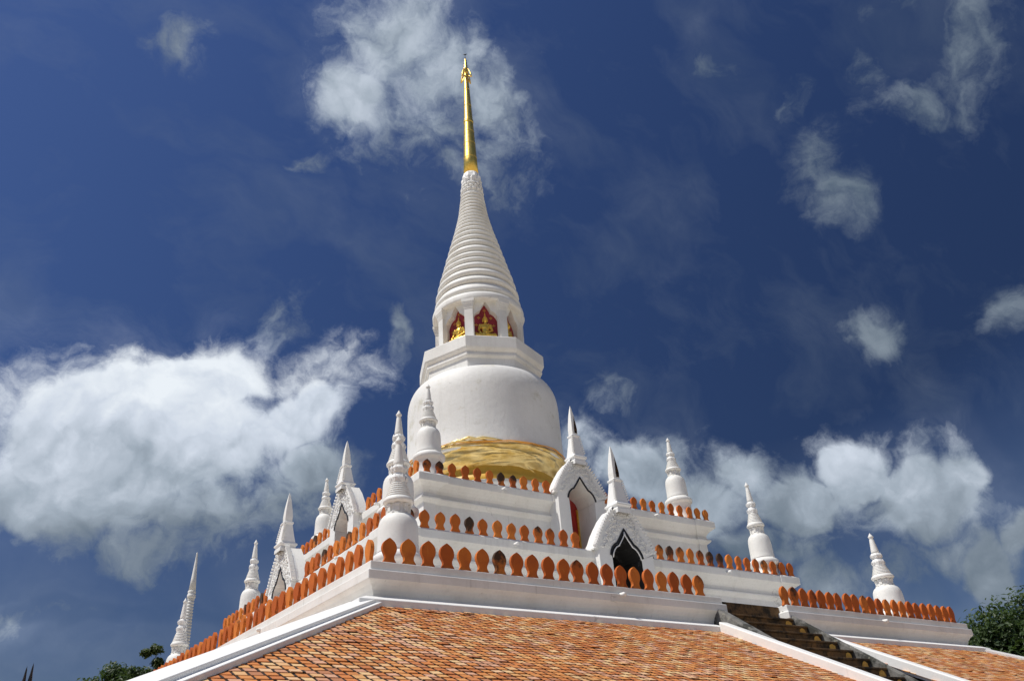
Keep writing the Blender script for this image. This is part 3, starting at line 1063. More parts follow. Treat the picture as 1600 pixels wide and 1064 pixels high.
def portico(loc, rz, scale, kind, label, fz):
    M = None
    fr = MB()
    # front plate: jambs and pediment around the opening, two halves
    outer = [(1.02, -2.62), (1.02, -.02), (1.42, -.02)] + ROOF_O[1:] + [(0, 1.32)]
    inner = list(reversed(OPEN))
    # match outer and inner by arc parameter
    outs = [(1.12, -2.62), (1.12, -.34), (1.12, -.03), (1.23, -.02), (1.20, .05), (1.11, .22), (1.05, .35), (.98, .48), (.81, .74), (.72, .87), (.63, 1.0), (.37, 1.28), (0, 1.32)]
    for sgn in (1, -1):
        n = len(outs)
        A = [(sgn * x, 0, z_) for x, z_ in outs]
        B = [(sgn * x, 0, z_) for x, z_ in inner]
        Ab = [(sgn * x, .80 if z_ < 0 else .20, z_) for x, z_ in outs]
        fs = [(i, i + 1, n + i + 1, n + i) for i in range(n - 1)]
        if sgn < 0:
            fs = [tuple(reversed(q)) for q in fs]
        fr.add(A + B, fs)
        fs = [(i, i + 1, n + i + 1, n + i) for i in range(n - 1)]
        if sgn < 0:
            fs = [tuple(reversed(q)) for q in fs]
        fr.add(Ab + A, fs)
    body = fr.build('portico', ORNW, chedi, INV)
    body.location = loc
    body.rotation_euler = (0, 0, rz)
    body.scale = (scale,) * 3
    if label:
        body['label'] = label
    # reveal (vault) and back wall
    rv = MB()
    full = [(x, z_) for x, z_ in OPEN] 
    for sgn in (1, -1):
        n = len(full)
        vs = [(sgn * x, 0.002, z_) for x, z_ in full] + [(sgn * x, 1.1, z_) for x, z_ in full]
        fs = [(i, i + 1, n + i + 1, n + i) for i in range(n - 1)]
        if sgn > 0:
            fs = [tuple(reversed(q)) for q in fs]
        rv.add(vs, fs)
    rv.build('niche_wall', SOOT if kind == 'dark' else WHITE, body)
    bk = MB()
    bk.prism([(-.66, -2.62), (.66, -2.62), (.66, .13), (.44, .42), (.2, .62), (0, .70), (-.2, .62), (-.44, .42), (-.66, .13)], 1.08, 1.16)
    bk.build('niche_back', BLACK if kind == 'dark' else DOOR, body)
    if kind != 'dark':
        q = MB()
        q.box(-.60, -.53, 1.03, 1.08, -2.6, -.2)
        q.box(.53, .60, 1.03, 1.08, -2.6, -.2)
        q.box(-.035, .035, 1.03, 1.08, -2.6, .3)
        q.build('door_moulding', GOLDP, body)
    # gabled roof shell behind the pediment
    rf = MB()
    pts = [(1.235, -.04)] + ROOF_O[1:]
    for sgn in (1, -1):
        n = len(pts)
        vs = [(sgn * x, .10, z_ - .02) for x, z_ in pts] + [(sgn * x, .55, z_ - .02) for x, z_ in pts]
        fs = [(i, n + i, n + i + 1, i + 1) for i in range(n - 1)]
        if sgn < 0:
            fs = [tuple(reversed(q)) for q in fs]
        rf.add(vs, fs, True)
    top = [(-.33, .10, 1.30), (.33, .10, 1.30), (.33, .55, 1.30), (-.33, .55, 1.30)]
    rf.add(top, [(0, 1, 2, 3)])
    inn = [(.74, -.04), (.70, .16), (.62, .31), (.50, .46), (.34, .60), (.16, .74), (0, .80)]
    for sgn in (1, -1):
        n = len(pts)
        vs = [(sgn * x, .55, z_ - .02) for x, z_ in pts] + [(sgn * x, .55, z_) for x, z_ in inn] + [(0, .55, 1.30)]
        fs = [(i, i + 1, n + i + 1, n + i) for i in range(n - 1)] + [(n - 1, 2 * n, 2 * n - 1)]
        rf.add(vs, [tuple(reversed(q)) for q in fs] if sgn > 0 else fs)
    rf.build('portico_roof', WHITE, body)
    vt = MB()
    vo = [(.74, -.10), (.74, .02), (.66, .24), (.46, .50), (.22, .70), (0, .80)]
    vt.prism(vo + [(-x, z_) for x, z_ in reversed(vo[:-1])], 1.17, 1.30)
    for sgn in (1, -1):
        n = len(vo)
        vs = [(sgn * x, .50, z_) for x, z_ in vo] + [(sgn * x, 1.28, z_) for x, z_ in vo]
        fs = [(i, n + i, n + i + 1, i + 1) for i in range(n - 1)]
        vt.add(vs, [tuple(reversed(q)) for q in fs] if sgn < 0 else fs, True)
    vt.build('niche_vault', WHITE, body)
    # black outline of the arch with a white inner bead
    tr = MB()
    ol = OPEN[:11]
    for sgn in (1, -1):
        n = len(ol)
        vs = []
        for i, (x, z_) in enumerate(ol):
            p0, p1 = Vector(ol[max(i - 1, 0)]), Vector(ol[min(i + 1, n - 1)])
            d = (p1 - p0).normalized()
            nn = Vector((-d.y, d.x))
            if i == 0:
                nn = Vector((0, 1.25))
            for off, y_ in ((.005, -.03), (.062, -.03), (.062, .02), (.005, .02)):
                vs.append((sgn * (x + nn.x * off), y_, z_ + nn.y * off))
        fs = []
        for i in range(n - 1):
            for k_ in range(4):
                k2 = (k_ + 1) % 4
                fs.append((i * 4 + k_, i * 4 + k2, i * 4 + 4 + k2, i * 4 + 4 + k_))
        tr.add(vs, fs)
    tr.build('arch_trim', BLACK, body)
    if kind == 'dark':
        tw = MB()
        for sgn in (1, -1):
            tw.tube([(sgn * max(x - .05, 0), -.02, z_ - .05) for x, z_ in ol], .022, 5)
        tw.build('arch_bead', ORNW, body)
    # leaf crest along the raking edges and along the arch
    cs_ = MB()
    fy = .10
    path = [(1.235, .0)] + ROOF_O[1:]

    def leaf(x, z_, dx, dz, s, y0, y1):
        t = Vector((dx, dz)).normalized()
        nn = Vector((t.y, -t.x))
        if nn.x * (1 if x >= 0 else -1) < 0:
            nn = -nn
        p = [(-.5, 0), (.5, 0), (.62, .5), (.40, 1.15), (.0, 1.0), (-.40, .55)]
        if t.y < 0:
            p = [(-q, w) for q, w in reversed(p)]
        vs = [(x + (t.x * q + nn.x * w) * s, y0, z_ + (t.y * q + nn.y * w) * s) for q, w in p]
        n = len(vs)
        vs += [(v[0], y1, v[2]) for v in vs]
        fs = [tuple(range(n)), tuple(reversed(range(n, 2 * n)))] + [(i, n + i, n + (i + 1) % n, (i + 1) % n) for i in range(n)]
        cs_.add(vs, fs)
    NL = 16
    for sgn in (1, -1):
        for i in range(NL):
            u = (i + .5) / NL * (len(path) - 1)
            k_ = min(int(u), len(path) - 2)
            f_ = u - k_
            x = path[k_][0] * (1 - f_) + path[k_ + 1][0] * f_
            z_ = path[k_][1] * (1 - f_) + path[k_ + 1][1] * f_
            leaf(sgn * x * .99, z_, sgn * (path[k_ + 1][0] - path[k_][0]), path[k_ + 1][1] - path[k_][1], .072, -.06, .10)
        for i in range(9):
            z_ = 1.66 + .088 * i
            x = .235 - .0105 * i
            leaf(sgn * x, 1.3 + (z_ - 1.3) * fz, sgn * -.12, 1, .062, fy - x - .03, fy - x + .05)
        for i in range(8):
            u = .6 + i * 1.15
            k_ = min(int(u), len(OPEN) - 2)
            f_ = u - k_
            x = OPEN[k_][0] * (1 - f_) + OPEN[k_ + 1][0] * f_
            z_ = OPEN[k_][1] * (1 - f_) + OPEN[k_ + 1][1] * f_
            leaf(sgn * (x + .085), z_ + .075, sgn * (OPEN[k_ + 1][0] - OPEN[k_][0]), OPEN[k_ + 1][1] - OPEN[k_][1], .05, -.045, .02)
    tag(cs_.build('leaf_crest', ORNW, body), kind='stuff')
    # stucco scrollwork in the pediment
    sc_ = MB()
    rnd = random.Random(5)
    placed = []
    tries = 0
    while len(placed) < 64 and tries < 6000:
        tries += 1
        x, z_ = rnd.uniform(-1.2, 1.2), rnd.uniform(.02, 1.22)
        rr = rnd.uniform(.045, .10)
        lim = 1.20 - z_ * .66 - rr - .06
        if abs(x) > lim:
            continue
        oi = .80 - 1.05 * abs(x) if abs(x) < .7 else -1
        if z_ < oi + rr * .7 + .06:
            continue
        if any((x - a_) ** 2 + (z_ - b_) ** 2 < (rr + c_) ** 2 * .72 for a_, b_, c_ in placed):
            continue
        placed.append((x, z_, rr))
        st = rnd.uniform(0, 2 * pi)
        dr = 1 if x > 0 else -1
        pth = []
        for i in range(13):
            a_ = st + dr * i * .62
            q = rr * (1 - i / 14.5)
            pth.append((x + q * cos(a_), -.012 - .02 * (i / 12), z_ + q * sin(a_)))
        sc_.tube(pth, [.022 - .0008 * i for i in range(13)], 5)
    tag(sc_.build('scrollwork', ORNW, body), kind='stuff')
    # finial: moulded pedestal, tapering square shaft, pointed blade
    fn = MB()
    q = [(-.26, fy - .26), (.26, fy - .26), (.26, fy + .26), (-.26, fy + .26)]
    pr = [(.03, 1.16), (.03, 1.31), (.0, 1.35), (.015, 1.40), (.055, 1.44), (.055, 1.50), (.01, 1.54), (-.01, 1.58), (-.035, 1.74), (-.06, 1.92), (-.09, 2.15), (-.115, 2.36), (-.085, 2.38), (-.08, 2.44), (-.12, 2.47)]
    sweep(fn, q, pr, cap_top=14)
    fin = fn.build('finial', ORNW, body)
    bevel(fin, .012)
    for v in fin.data.vertices:
        v.co.z = 1.3 + (v.co.z - 1.3) * fz
    bl = MB()
    pr = [(.0, 2.46), (.006, 2.7), (-.015, 3.0), (-.052, 3.35), (-.092, 3.62), (-.119, 3.76)]
    q = [(-.125, fy - .125), (.125, fy - .125), (.125, fy + .125), (-.125, fy + .125)]
    sweep(bl, q, pr, cap_top=5)
    bl.v = [(x, y, 1.3 + (z_ - 1.3) * fz) for x, y, z_ in bl.v]
    bl.build('finial_blade', WHITE, fin)
    mr = MB()
    lv = [(2.53, .126, -.02, .10), (2.70, .131, -.03, .108), (2.95, .114, .0, .085), (3.18, .09, .035, .06), (3.3, .08, .045, .05)] if rz == 0 else []
    for i, (z_, hw, xa, xb) in enumerate(lv):
        mr.v += [(xa, fy - hw - .014, z_), (xb, fy - hw - .014, z_)]
        if i:
            mr.f.append((2 * i - 2, 2 * i - 1, 2 * i + 1, 2 * i))
            mr.sm.append(False)
    mr.v = [(x, y, 1.3 + (z_ - 1.3) * fz) for x, y, z_ in mr.v]
    if lv:
        mr.build('mirror_inlay', MIRROR, fin)
    return body


portico((.0, -6.30, T3['z'] + .03), 0, 1.0, 'red', None, 1.0)
portico((-.02, -8.36, T2['z'] + .03), 0, 1.09, 'dark', 'portico with a soot-dark niche on the front of the middle terrace', .93)
portico((-7.03, -.10, T3['z'] + .03), -pi / 2, 1.0, 'red', None, .84)
portico((-9.20, .10, T2['z'] + .03), -pi / 2, 1.06, 'red', None, .84)

# ------------------------------------------------------------------ tiled roof
RX0, RX1, RY0, RY1, RZ0 = -11.90, 12.80, -12.98, 12.40, 0.02
MS = 0.477                       # slope
RUN = 7.0
nrmf = Vector((0, -MS, 1)).normalized()
q = MB()
ex = RUN
zl = RZ0 - MS * RUN
cor = [(RX0, RY0), (RX1, RY0), (RX1, RY1), (RX0, RY1)]
cor2 = [(RX0 - ex, RY0 - ex), (RX1 + ex, RY0 - ex), (RX1 + ex, RY1 + ex), (RX0 - ex, RY1 + ex)]
q.add([(x, y, RZ0) for x, y in cor] + [(x, y, zl) for x, y in cor2] + [(x, y, zl - .25) for x, y in cor2],
      [(1, 5, 6, 2), (2, 6, 7, 3), (3, 7, 4, 0)] + [(4, 8, 9, 5), (5, 9, 10, 6), (6, 10, 11, 7), (7, 11, 8, 4), (8, 11, 10, 9)])
for xa, xb, xa2, xb2 in ((RX0, SX0 - .2, RX0 - ex, SX0 - .2), (SX1 + .08, RX1, SX1 + .08, RX1 + ex)):
    q.add([(xa, RY0, RZ0), (xb, RY0, RZ0), (xb2, RY0 - ex, zl), (xa2, RY0 - ex, zl)], [(0, 3, 2, 1)])
roof = part(q, 'roof', UNDER)
q = MB()
q.box(RX0 - 4.6, RX1 + 4.6, RY0 - 4.6, RY1 + 4.6, GROUND, zl + .3)
o = part(q, 'gallery_wall', WHITE)

PAL = [(.74, .46, .25), (.66, .36, .22), (.72, .42, .19), (.70, .36, .125), (.60, .225, .060), (.54, .180, .050), (.58, .29, .165), (.76, .50, .24), (.64, .26, .070), (.46, .19, .085), (.60, .205, .050), (.68, .30, .095), (.62, .235, .062), (.56, .205, .065)]


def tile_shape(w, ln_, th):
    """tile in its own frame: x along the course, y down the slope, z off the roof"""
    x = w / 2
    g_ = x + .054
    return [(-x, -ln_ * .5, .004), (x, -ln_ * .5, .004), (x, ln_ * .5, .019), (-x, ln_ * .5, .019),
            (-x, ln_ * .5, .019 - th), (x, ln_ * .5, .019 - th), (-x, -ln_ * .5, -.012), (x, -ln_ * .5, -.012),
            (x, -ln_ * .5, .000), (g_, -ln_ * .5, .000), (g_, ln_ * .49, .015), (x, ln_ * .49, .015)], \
        [(3, 2, 1, 0), (4, 5, 2, 3), (0, 6, 4, 3), (7, 1, 2, 5), (11, 10, 9, 8)]      # last face: joint strip, moss dirt and gap shade put into its dark colour


TW, TE = .212, .160
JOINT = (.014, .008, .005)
tv, tf = tile_shape(TW - .050, TE * 1.25, .015)
near_meshes = []
for i, p in enumerate(PAL):
    me = bpy.data.meshes.new('roof_tile')
    me.from_pydata(tv, [], tf)
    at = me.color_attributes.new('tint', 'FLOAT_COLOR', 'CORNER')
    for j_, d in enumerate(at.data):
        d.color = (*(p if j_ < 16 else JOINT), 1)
    me.materials.append(TILE)
    near_meshes.append(me)


def project(p):
    d = Vector(p) - CAM
    zc = d.dot(fwd)
    f = 28.157 / 36.0
    return d.dot(rt) / zc * f, d.dot(up) / zc * f, zc


def lay_tiles(side, individual):
    ln_ = sqrt(1 + MS * MS)
    rows = int(RUN * ln_ / TE)
    cand, rest = [], []
    rnd = random.Random(11 if side == 'front' else 12)
    for r_ in range(rows):
        s = (r_ + .35) * TE
        d = s / ln_
        zc = RZ0 - MS * d
        if side == 'front':
            lo, hi = RX0 - d + .12, RX1 + d - .12
        else:
            lo, hi = RY0 - d + .12, RY1 + d - .12
        off = (-.171 * r_) % TW
        n0 = int(math.floor((lo - off) / TW))
        wob = rnd.uniform(-.006, .006)
        for k_ in range(n0, int((hi - off) / TW) + 1):
            x = off + k_ * TW + wob + rnd.uniform(-.006, .006)
            if x < lo or x > hi:
                continue
            if side == 'front':
                if -.95 < x < 2.45:
                    continue
                p = Vector((x, RY0 - d, zc))
            else:
                p = Vector((RX0 - d, x, zc))
            wave = .012 * mnoise.noise(Vector((x * .9, d * 1.2, 3.0)))
            tl = (rnd.gauss(0, .018), rnd.gauss(0, .012), rnd.gauss(0, .022), wave + abs(rnd.gauss(0, .004)))
            if rnd.random() < .02:
                tl = (tl[0] + .06, tl[1], tl[2] + rnd.choice([-.1, .1]), tl[3] + .012)
            rest.append((p, tl, rnd.randrange(len(PAL))))
    if individual:
        def score(t):
            u_, v_, zz = project(t[0])
            if abs(u_) > .5 or abs(v_) > .3325 or zz < 0:
                return 1e9
            return zz
        rest.sort(key=score)
        cand, rest = rest[:300], rest[300:]
    if side == 'front':
        base = Matrix(((1, 0, 0), (0, -1 / ln_, -MS / ln_), (0, -MS / ln_, 1 / ln_)))      # columns: x, down-slope, normal
        base = Matrix((Vector((1, 0, 0)), Vector((0, -1, -MS)).normalized(), Vector((0, -MS, 1)).normalized())).transposed()
    else:
        base = Matrix((Vector((0, -1, 0)), Vector((-1, 0, -MS)).normalized(), Vector((-MS, 0, 1)).normalized())).transposed()

    def xf(p, tl):
        rot = Matrix.Rotation(tl[2], 3, 'Z') @ Matrix.Rotation(tl[0], 3, 'X') @ Matrix.Rotation(tl[1], 3, 'Y')
        return base @ rot, p + base @ Vector((0, 0, tl[3]))
    for (p, tl, ci) in cand:
        o_ = place('roof_tile', near_meshes[ci], roof)
        B, pp = xf(p, tl)
        mm = B.to_4x4()
        mm.translation = pp
        o_.matrix_basis = mm
    vs, fs, cols = [], [], []
    for (p, tl, ci) in rest:
        B, pp = xf(p, tl)
        b_ = len(vs)
        vs += [tuple(pp + B @ Vector(q_)) for q_ in tv]
        for f_ in tf:
            fs.append(tuple(b_ + i for i in f_))
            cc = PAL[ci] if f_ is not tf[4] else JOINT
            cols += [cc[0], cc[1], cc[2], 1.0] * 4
    me = bpy.data.meshes.new('roof_tiles')
    me.from_pydata(vs, [], fs)
    at_ = me.color_attributes.new('tint', 'FLOAT_COLOR', 'CORNER')
    at_.data.foreach_set('color', cols)
    me.materials.append(TILE)
    tag(place('roof_tiles', me, roof), kind='stuff')


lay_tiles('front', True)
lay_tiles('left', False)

# band at the head of the roof
q = MB()
Pb = [(RX0, RY0), (SX0 - .38, RY0), (SX0 - .38, RY0 + 1.0), (SX1 + .2, RY0 + 1.0), (SX1 + .2, RY0), (RX1, RY0), (RX1, RY1), (RX0, RY1)]
sweep(q, Pb, [(0.0, -.10), (0.0, .165), (-.015, .178), (-.26, .285), (-.6, .30)])
bevel(part(q, 'roof_head_band', CAPW), .01)


# hip copings: wide cap over a stepped ledge
def coping(path0, path1, prof, name, mat):
    """prof: list of (side offset, height) cross-section, swept from path0 to path1 (vertical up)"""
    p0, p1 = Vector(path0), Vector(path1)
    d = p1 - p0
    side = Vector((d.y, -d.x, 0)).normalized()
    n = len(prof)
    mb_ = MB()
    vs = [p0 + side * a_ + Vector((0, 0, b_)) for a_, b_ in prof] + [p1 + side * a_ + Vector((0, 0, b_)) for a_, b_ in prof]
    fs = [(i, (i + 1) % n, n + (i + 1) % n, n + i) for i in range(n)] + [tuple(reversed(range(n))), tuple(range(n, 2 * n))]
    mb_.add(vs, fs)
    bm = bmesh.new()
    me = mb_.mesh(name, mat)
    bm.from_mesh(me)
    bmesh.ops.recalc_face_normals(bm, faces=bm.faces)
    bm.to_mesh(me)
    bm.free()
    o_ = place(name, me, chedi, INV)
    bevel(o_, .012)
    return o_


HIPS = [(-.38, -.30), (.41, -.30), (.41, -.012), (.40, -.003), (.345, .0), (.345, .066), (.335, .075), (-.24, .075), (-.25, .066), (-.25, .0), (-.37, -.003), (-.38, -.012)]
for (x, y, sx, sy) in ((RX0, RY0, -1, -1), (RX1, RY0, 1, -1), (RX0, RY1, -1, 1)):
    e0 = .22
    coping((x - sx * e0, y - sy * e0, MS * e0), (x + sx * RUN, y + sy * RUN, -MS * RUN), HIPS if (sx < 0 and sy < 0) else [(-a_, b_) for a_, b_ in HIPS] if sx > 0 else HIPS, 'hip_coping', CAPW)
STC = [(-.17, -.12), (.17, -.12), (.17, .20), (.15, .225), (-.15, .225), (-.17, .20)]
for x in (SX0 - .55, SX1 + .32):
    coping((x, RY0 - .021, RZ0 + .045), (x, RY0 - RUN, zl), STC, 'stair_coping', CAPW)

# ------------------------------------------------------------------ stair through the roof
SM = .69
sy0, sz0 = -12.30, .74
q = MB()
nst = 17
stair = MB()
stair.box(SX0 - .1, SX1 + .05, sy0, sy0 + 2.2, -.6, T1['z'] - .02)
stair = part(stair, 'staircase', STEP)
for i in range(nst):
    y1 = sy0 - .43 * i
    zt_ = sz0 - .297 * i - .12
    q = MB()
    q.box(SX0 - .02, SX1 - .03, y1 - .43, y1 + .12, zt_ - .75, zt_ - .055)
    q.box(SX0 - .02, SX1 - .03, y1 - .475, y1 + .12, zt_ - .055, zt_)
    o = q.build('step', STEP, stair)
    bevel(o, .012)
    # bare patches of ochre plaster on the riser
    rnd = random.Random(40 + i)
    for (xc, rr, mat, nm) in ((SX1 - .26, .135, PATCH, 'plaster_patch'), (SX1 - 1.05, .14, PATCH2, 'plaster_patch'), (SX0 + .95, .26, PATCH2, 'plaster_patch')):
        if mat is PATCH2 and rnd.random() < .25:
            continue
        pts = []
        for k_ in range(12):
            a_ = 2 * pi * k_ / 12
            r1 = rr * rnd.uniform(.8, 1.12)
            pts.append((xc + r1 * (1.25 if mat is PATCH2 else 1.05) * cos(a_), zt_ - .178 + min(r1, .12) * sin(a_)))
        m_ = MB()
        m_.prism(pts, y1 - .445, y1 - .42)
        m_.build(nm, mat, o)
for x0, x1, dz, nm in ((SX0 - .36, SX0 - .04, .0, 'stair_parapet'), (SX1 - .03, SX1 + .13, .03, 'stair_parapet')):
    q = MB()
    n = 15
    vs, fs = [], []
    for i in range(n):
        t = i / (n - 1)
        y = -12.42 - 6.2 * t
        zz = .90 + dz - SM * 6.2 * t
        w = .012 * mnoise.noise(Vector((x0, y * 1.7, 1)))
        for (x, z_) in ((x0, zz - 1.15), (x0 + .01, zz - .06), (x0 + .03, zz + w), (x1 - .03, zz + w), (x1 - .01, zz - .06), (x1, zz - 1.15)):
            vs.append((x, y, z_ + .02 * mnoise.noise(Vector((x, y * 2, z_)))))
    for i in range(n - 1):
        for k_ in range(6):
            k2 = (k_ + 1) % 6
            fs.append((i * 6 + k_, i * 6 + k2, i * 6 + 6 + k2, i * 6 + 6 + k_))
    fs.append(tuple(range(6)))
    fs.append(tuple(reversed(range((n - 1) * 6, n * 6))))
    q.add(vs, fs)
    me = q.mesh(nm, MOSS)
    bm = bmesh.new()
    bm.from_mesh(me)
    bmesh.ops.recalc_face_normals(bm, faces=bm.faces)
    bm.to_mesh(me)
    bm.free()
    place(nm, me, stair)

# ------------------------------------------------------------------ gold cloth under the bell
cl = MB()
na, nz = 480, 44
vs, fs = [], []
for j in range(nz + 1):
    t = j / nz
    for i in range(na):
        a_ = 2 * pi * i / na
        z_ = 9.52 - 1.15 * t
        r_ = 3.64 - .06 * t - .66 * t ** 1.6
        if t < .12:
            r_ = 3.66 - (.12 - t) * .3
        w = Vector((cos(a_) * 2.2, sin(a_) * 2.2, z_ * 2.6))
        fold = mnoise.noise(Vector((cos(a_) * 1.5, sin(a_) * 1.5, z_ * 2.0 + a_))) * .12 + (1 - abs(mnoise.noise(Vector((cos(a_) * 1.3, sin(a_) * 1.3, z_ * 3.4 + a_ * 1.6))))) ** 4 * .13 + (1 - abs(mnoise.noise(Vector((cos(a_) * 2.4 + 3, sin(a_) * 2.4, z_ * 6.0 - a_ * 1.4))))) ** 5 * .06 - .07
        crease = abs(sin(z_ * 9 + 2.4 * sin(a_ * 2) + a_ * 3)) ** 3 * .035
        sagg = .10 * mnoise.noise(Vector((cos(a_) * 1.4 + 5, sin(a_) * 1.4, 0))) * (1 - t)
        if t > .02:
            r_ += (fold * .95 + crease * .8) * min(1, t * 5)
        vs.append((CX + r_ * cos(a_), CY + r_ * sin(a_), z_ + sagg * .9 + .03 * mnoise.noise(w * 2)))
for j in range(nz):
    for i in range(na):
        i2 = (i + 1) % na
        fs.append((j * na + i, (j + 1) * na + i, (j + 1) * na + i2, j * na + i2))
cl.add(vs, fs, True)
cloth = cl.build('gold_cloth', SATIN)
md = cloth.modifiers.new('thickness', 'SOLIDIFY')
md.thickness = .02
tag(cloth, 'shiny gold cloth wrapped in loose folds around the foot of the white bell', 'cloth')
# rolled orange edge and a bunched knot
q = MB()
pth, rad = [], []
for i in range(161):
    a_ = 2 * pi * i / 160
    zz = 9.52 + .10 * mnoise.noise(Vector((cos(a_) * 1.4 + 5, sin(a_) * 1.4, 0)))
    pth.append((CX + 3.675 * cos(a_), CY + 3.675 * sin(a_), zz + .05 * mnoise.noise(Vector((cos(a_) * 6, sin(a_) * 6, 2)))))
    rad.append(.022 + .04 * abs(mnoise.noise(Vector((cos(a_) * 3, sin(a_) * 3, 7)))))
q.tube(pth, rad, 6)
q.build('orange_hem', ORANGE, cloth)
q = MB()
for k, (az_, h_, w_) in enumerate(((219, .05, .16), (227, .12, .20), (236, .06, .22))):
    a_ = R(az_)
    q.tube([(CX + 3.66 * cos(a_ - w_), CY + 3.66 * sin(a_ - w_), 9.52), (CX + 3.70 * cos(a_ - w_ * .4), CY + 3.70 * sin(a_ - w_ * .4), 9.55 + h_ * .7), (CX + 3.72 * cos(a_), CY + 3.72 * sin(a_), 9.56 + h_),
            (CX + 3.70 * cos(a_ + w_ * .5), CY + 3.70 * sin(a_ + w_ * .5), 9.54 + h_ * .4), (CX + 3.66 * cos(a_ + w_), CY + 3.66 * sin(a_ + w_), 9.51)], [.02, .05, .065, .045, .02], 8)
q.build('bunched_fold', SATIN, cloth)

# ------------------------------------------------------------------ small corner stupas
SPSETS = {}


def stupa_parts(bt, us):
    """bt: height of the bell's top; us: vertical scale of everything above it"""
    SP = SPSETS[bt] = {}
    b = MB()
    sk = .16 if bt < 2 else .50
    b.lathe([(.56, 0), (.56, .10), (.51, .14), (.51, .27 + sk), (.545, .30 + sk), (.60, .35 + sk), (.615, .42 + sk), (.605, .49 + sk), (.555, .54 + sk), (.505, .57 + sk), (.49, .60 + sk)], 40)
    SP['base'] = b.mesh('base', WHITE)
    b = MB()
    pr = [(.495, .58), (.478, .66), (.468, .82), (.464, 1.02), (.460, 1.18), (.452, 1.30), (.432, 1.40), (.395, 1.48), (.345, 1.54), (.29, 1.57), (.28, 1.58), (.29, 1.60)]
    b.lathe([(r_, .58 + sk + (z_ - .58) * (bt - .58 - sk) / 1.02) for r_, z_ in pr], 40)
    SP['bell'] = b.mesh('bell', WHITE)
    b = MB()
    b.lathe([(.30, 1.58), (.30, 1.63), (.265, 1.65), (.255, 1.86), (.24, 1.92)], 8, smooth=False, rot=pi / 8)
    for k in range(8):
        a_ = 2 * pi * k / 8
        M = Matrix.Rotation(a_, 4, 'Z')
        b.box(.235, .285, -.045, .045, 1.64, 1.80, M)
        b.box(.225, .300, -.055, .055, 1.80, 1.86, M)
    SP['neck'] = b.mesh('neck', WHITE)
    b = MB()
    pr = [(.25, 1.88), (.335, 1.91), (.362, 1.95), (.362, 2.0), (.33, 2.06), (.295, 2.10)]
    z_, r_ = 2.10, .295
    for i in range(6):
        pr += [(r_ - .012, z_ + .002), (r_ + .010, z_ + .022), (r_ + .008, z_ + .045), (r_ - .016, z_ + .064)]
        z_ += .072
        r_ -= .019
    pr += [(.17, z_ + .01)]
    b.lathe(pr, 32)
    SP['ringed_cone'] = b.mesh('ringed_cone', WHITE)
    zc = z_
    b = MB()
    b.lathe([(.175, zc - .01), (.19, zc + .02), (.185, zc + .22), (.155, zc + .26), (.135, zc + .30), (.165, zc + .34), (.17, zc + .48), (.12, zc + .56)], 20)
    for (zz, rr, n, h) in ((zc + .02, .172, 7, .23), (zc + .33, .150, 7, .22)):
        for k in range(n):
            a_ = 2 * pi * k / n
            M = Matrix.Rotation(a_, 4, 'Z') @ Matrix.Translation((rr, 0, zz))
            p = [(0, -.062, 0), (0, .062, 0), (.038, 0, .01), (.030, -.075, h * .55), (.030, .075, h * .55), (.060, 0, h * .5), (.03, 0, h)]
            b.add([M @ Vector(v) for v in p], [(0, 2, 5, 3), (2, 1, 4, 5), (3, 5, 6), (5, 4, 6)])
    SP['lotus_collar'] = b.mesh('lotus_collar', ORNW)
    zl_ = zc + .54
    b = MB()
    b.lathe([(.125, zl_), (.128, zl_ + .1), (.075, 3.72), (.062, 3.80), (.088, 3.84), (.092, 3.875), (.06, 3.93), (.0, 4.06)], 20)
    SP['spire'] = b.mesh('spire', WHITE)
    for k_ in ('neck', 'ringed_cone', 'lotus_collar', 'spire'):
        for v in SP[k_].vertices:
            v.co.z = bt + (v.co.z - 1.60) * us


stupa_parts(1.80, .918)
stupa_parts(2.14, .775)


def stupa(x, y, z_, label, sxy=1.0, sz=1.0):
    e_ = empty('corner_stupa', (x, y, z_), label, 'stupa', 'small white stupas at the terrace corners', random.uniform(0, .7))
    e_.scale = (sxy, sxy, sz)
    for k_, me in SPSETS[2.14 if z_ > 6 else 1.80].items():
        place(k_, me, e_)


stupa(-9.96, -10.85, T1['z'], 'small white stupa at the near corner of the lowest terrace, nearest of all', 1.10, .975)
stupa(-10.25, 9.45, T1['z'], 'small white stupa at the far left of the lowest terrace, beside a slim distant spire', 1.0, 1.05)
stupa(10.80, -10.85, T1['z'], 'small white stupa on the lowest terrace at far right, near the green tree', 1.15, .92)
stupa(-8.22, -7.36, T2['z'], 'white stupa on the middle terrace half hidden behind the nearest corner stupa', 1.04, 1.0)
stupa(-7.95, 7.55, T2['z'], 'small white stupa on the left end of the middle terrace, outward of the left porticoes', .95, 1.0)
stupa(8.28, -7.45, T2['z'], 'white stupa with tall ringed spire at the right end of the middle terrace', 1.0, 1.015)
stupa(-5.90, -5.12, T3['z'], 'small white stupa standing against the great bell on the upper terrace corner', .96, .97)
stupa(-5.72, 5.0, T3['z'], 'small white stupa between the two left porticoes, on the upper terrace', .90, .94)
stupa(6.20, -5.35, T3['z'], 'small white stupa at the right end of the upper terrace', .96, .97)


# ------------------------------------------------------------------ Buddha statues
def blob(bm, c_, r_, rot=None, seg=18):
    M = Matrix.Translation(c_) @ (rot.to_4x4() if rot is not None else Matrix.Identity(4)) @ Matrix.Diagonal((*r_, 1))
    bmesh.ops.create_uvsphere(bm, u_segments=seg, v_segments=seg // 2 + 2, radius=1, matrix=M)


def limb(bm, a_, b_, ra, rb, n=9):
    a_, b_ = Vector(a_), Vector(b_)
    for i in range(n):
        t = i / (n - 1)
        r_ = ra + (rb - ra) * t
        blob(bm, a_.lerp(b_, t), (r_, r_, r_), seg=12)


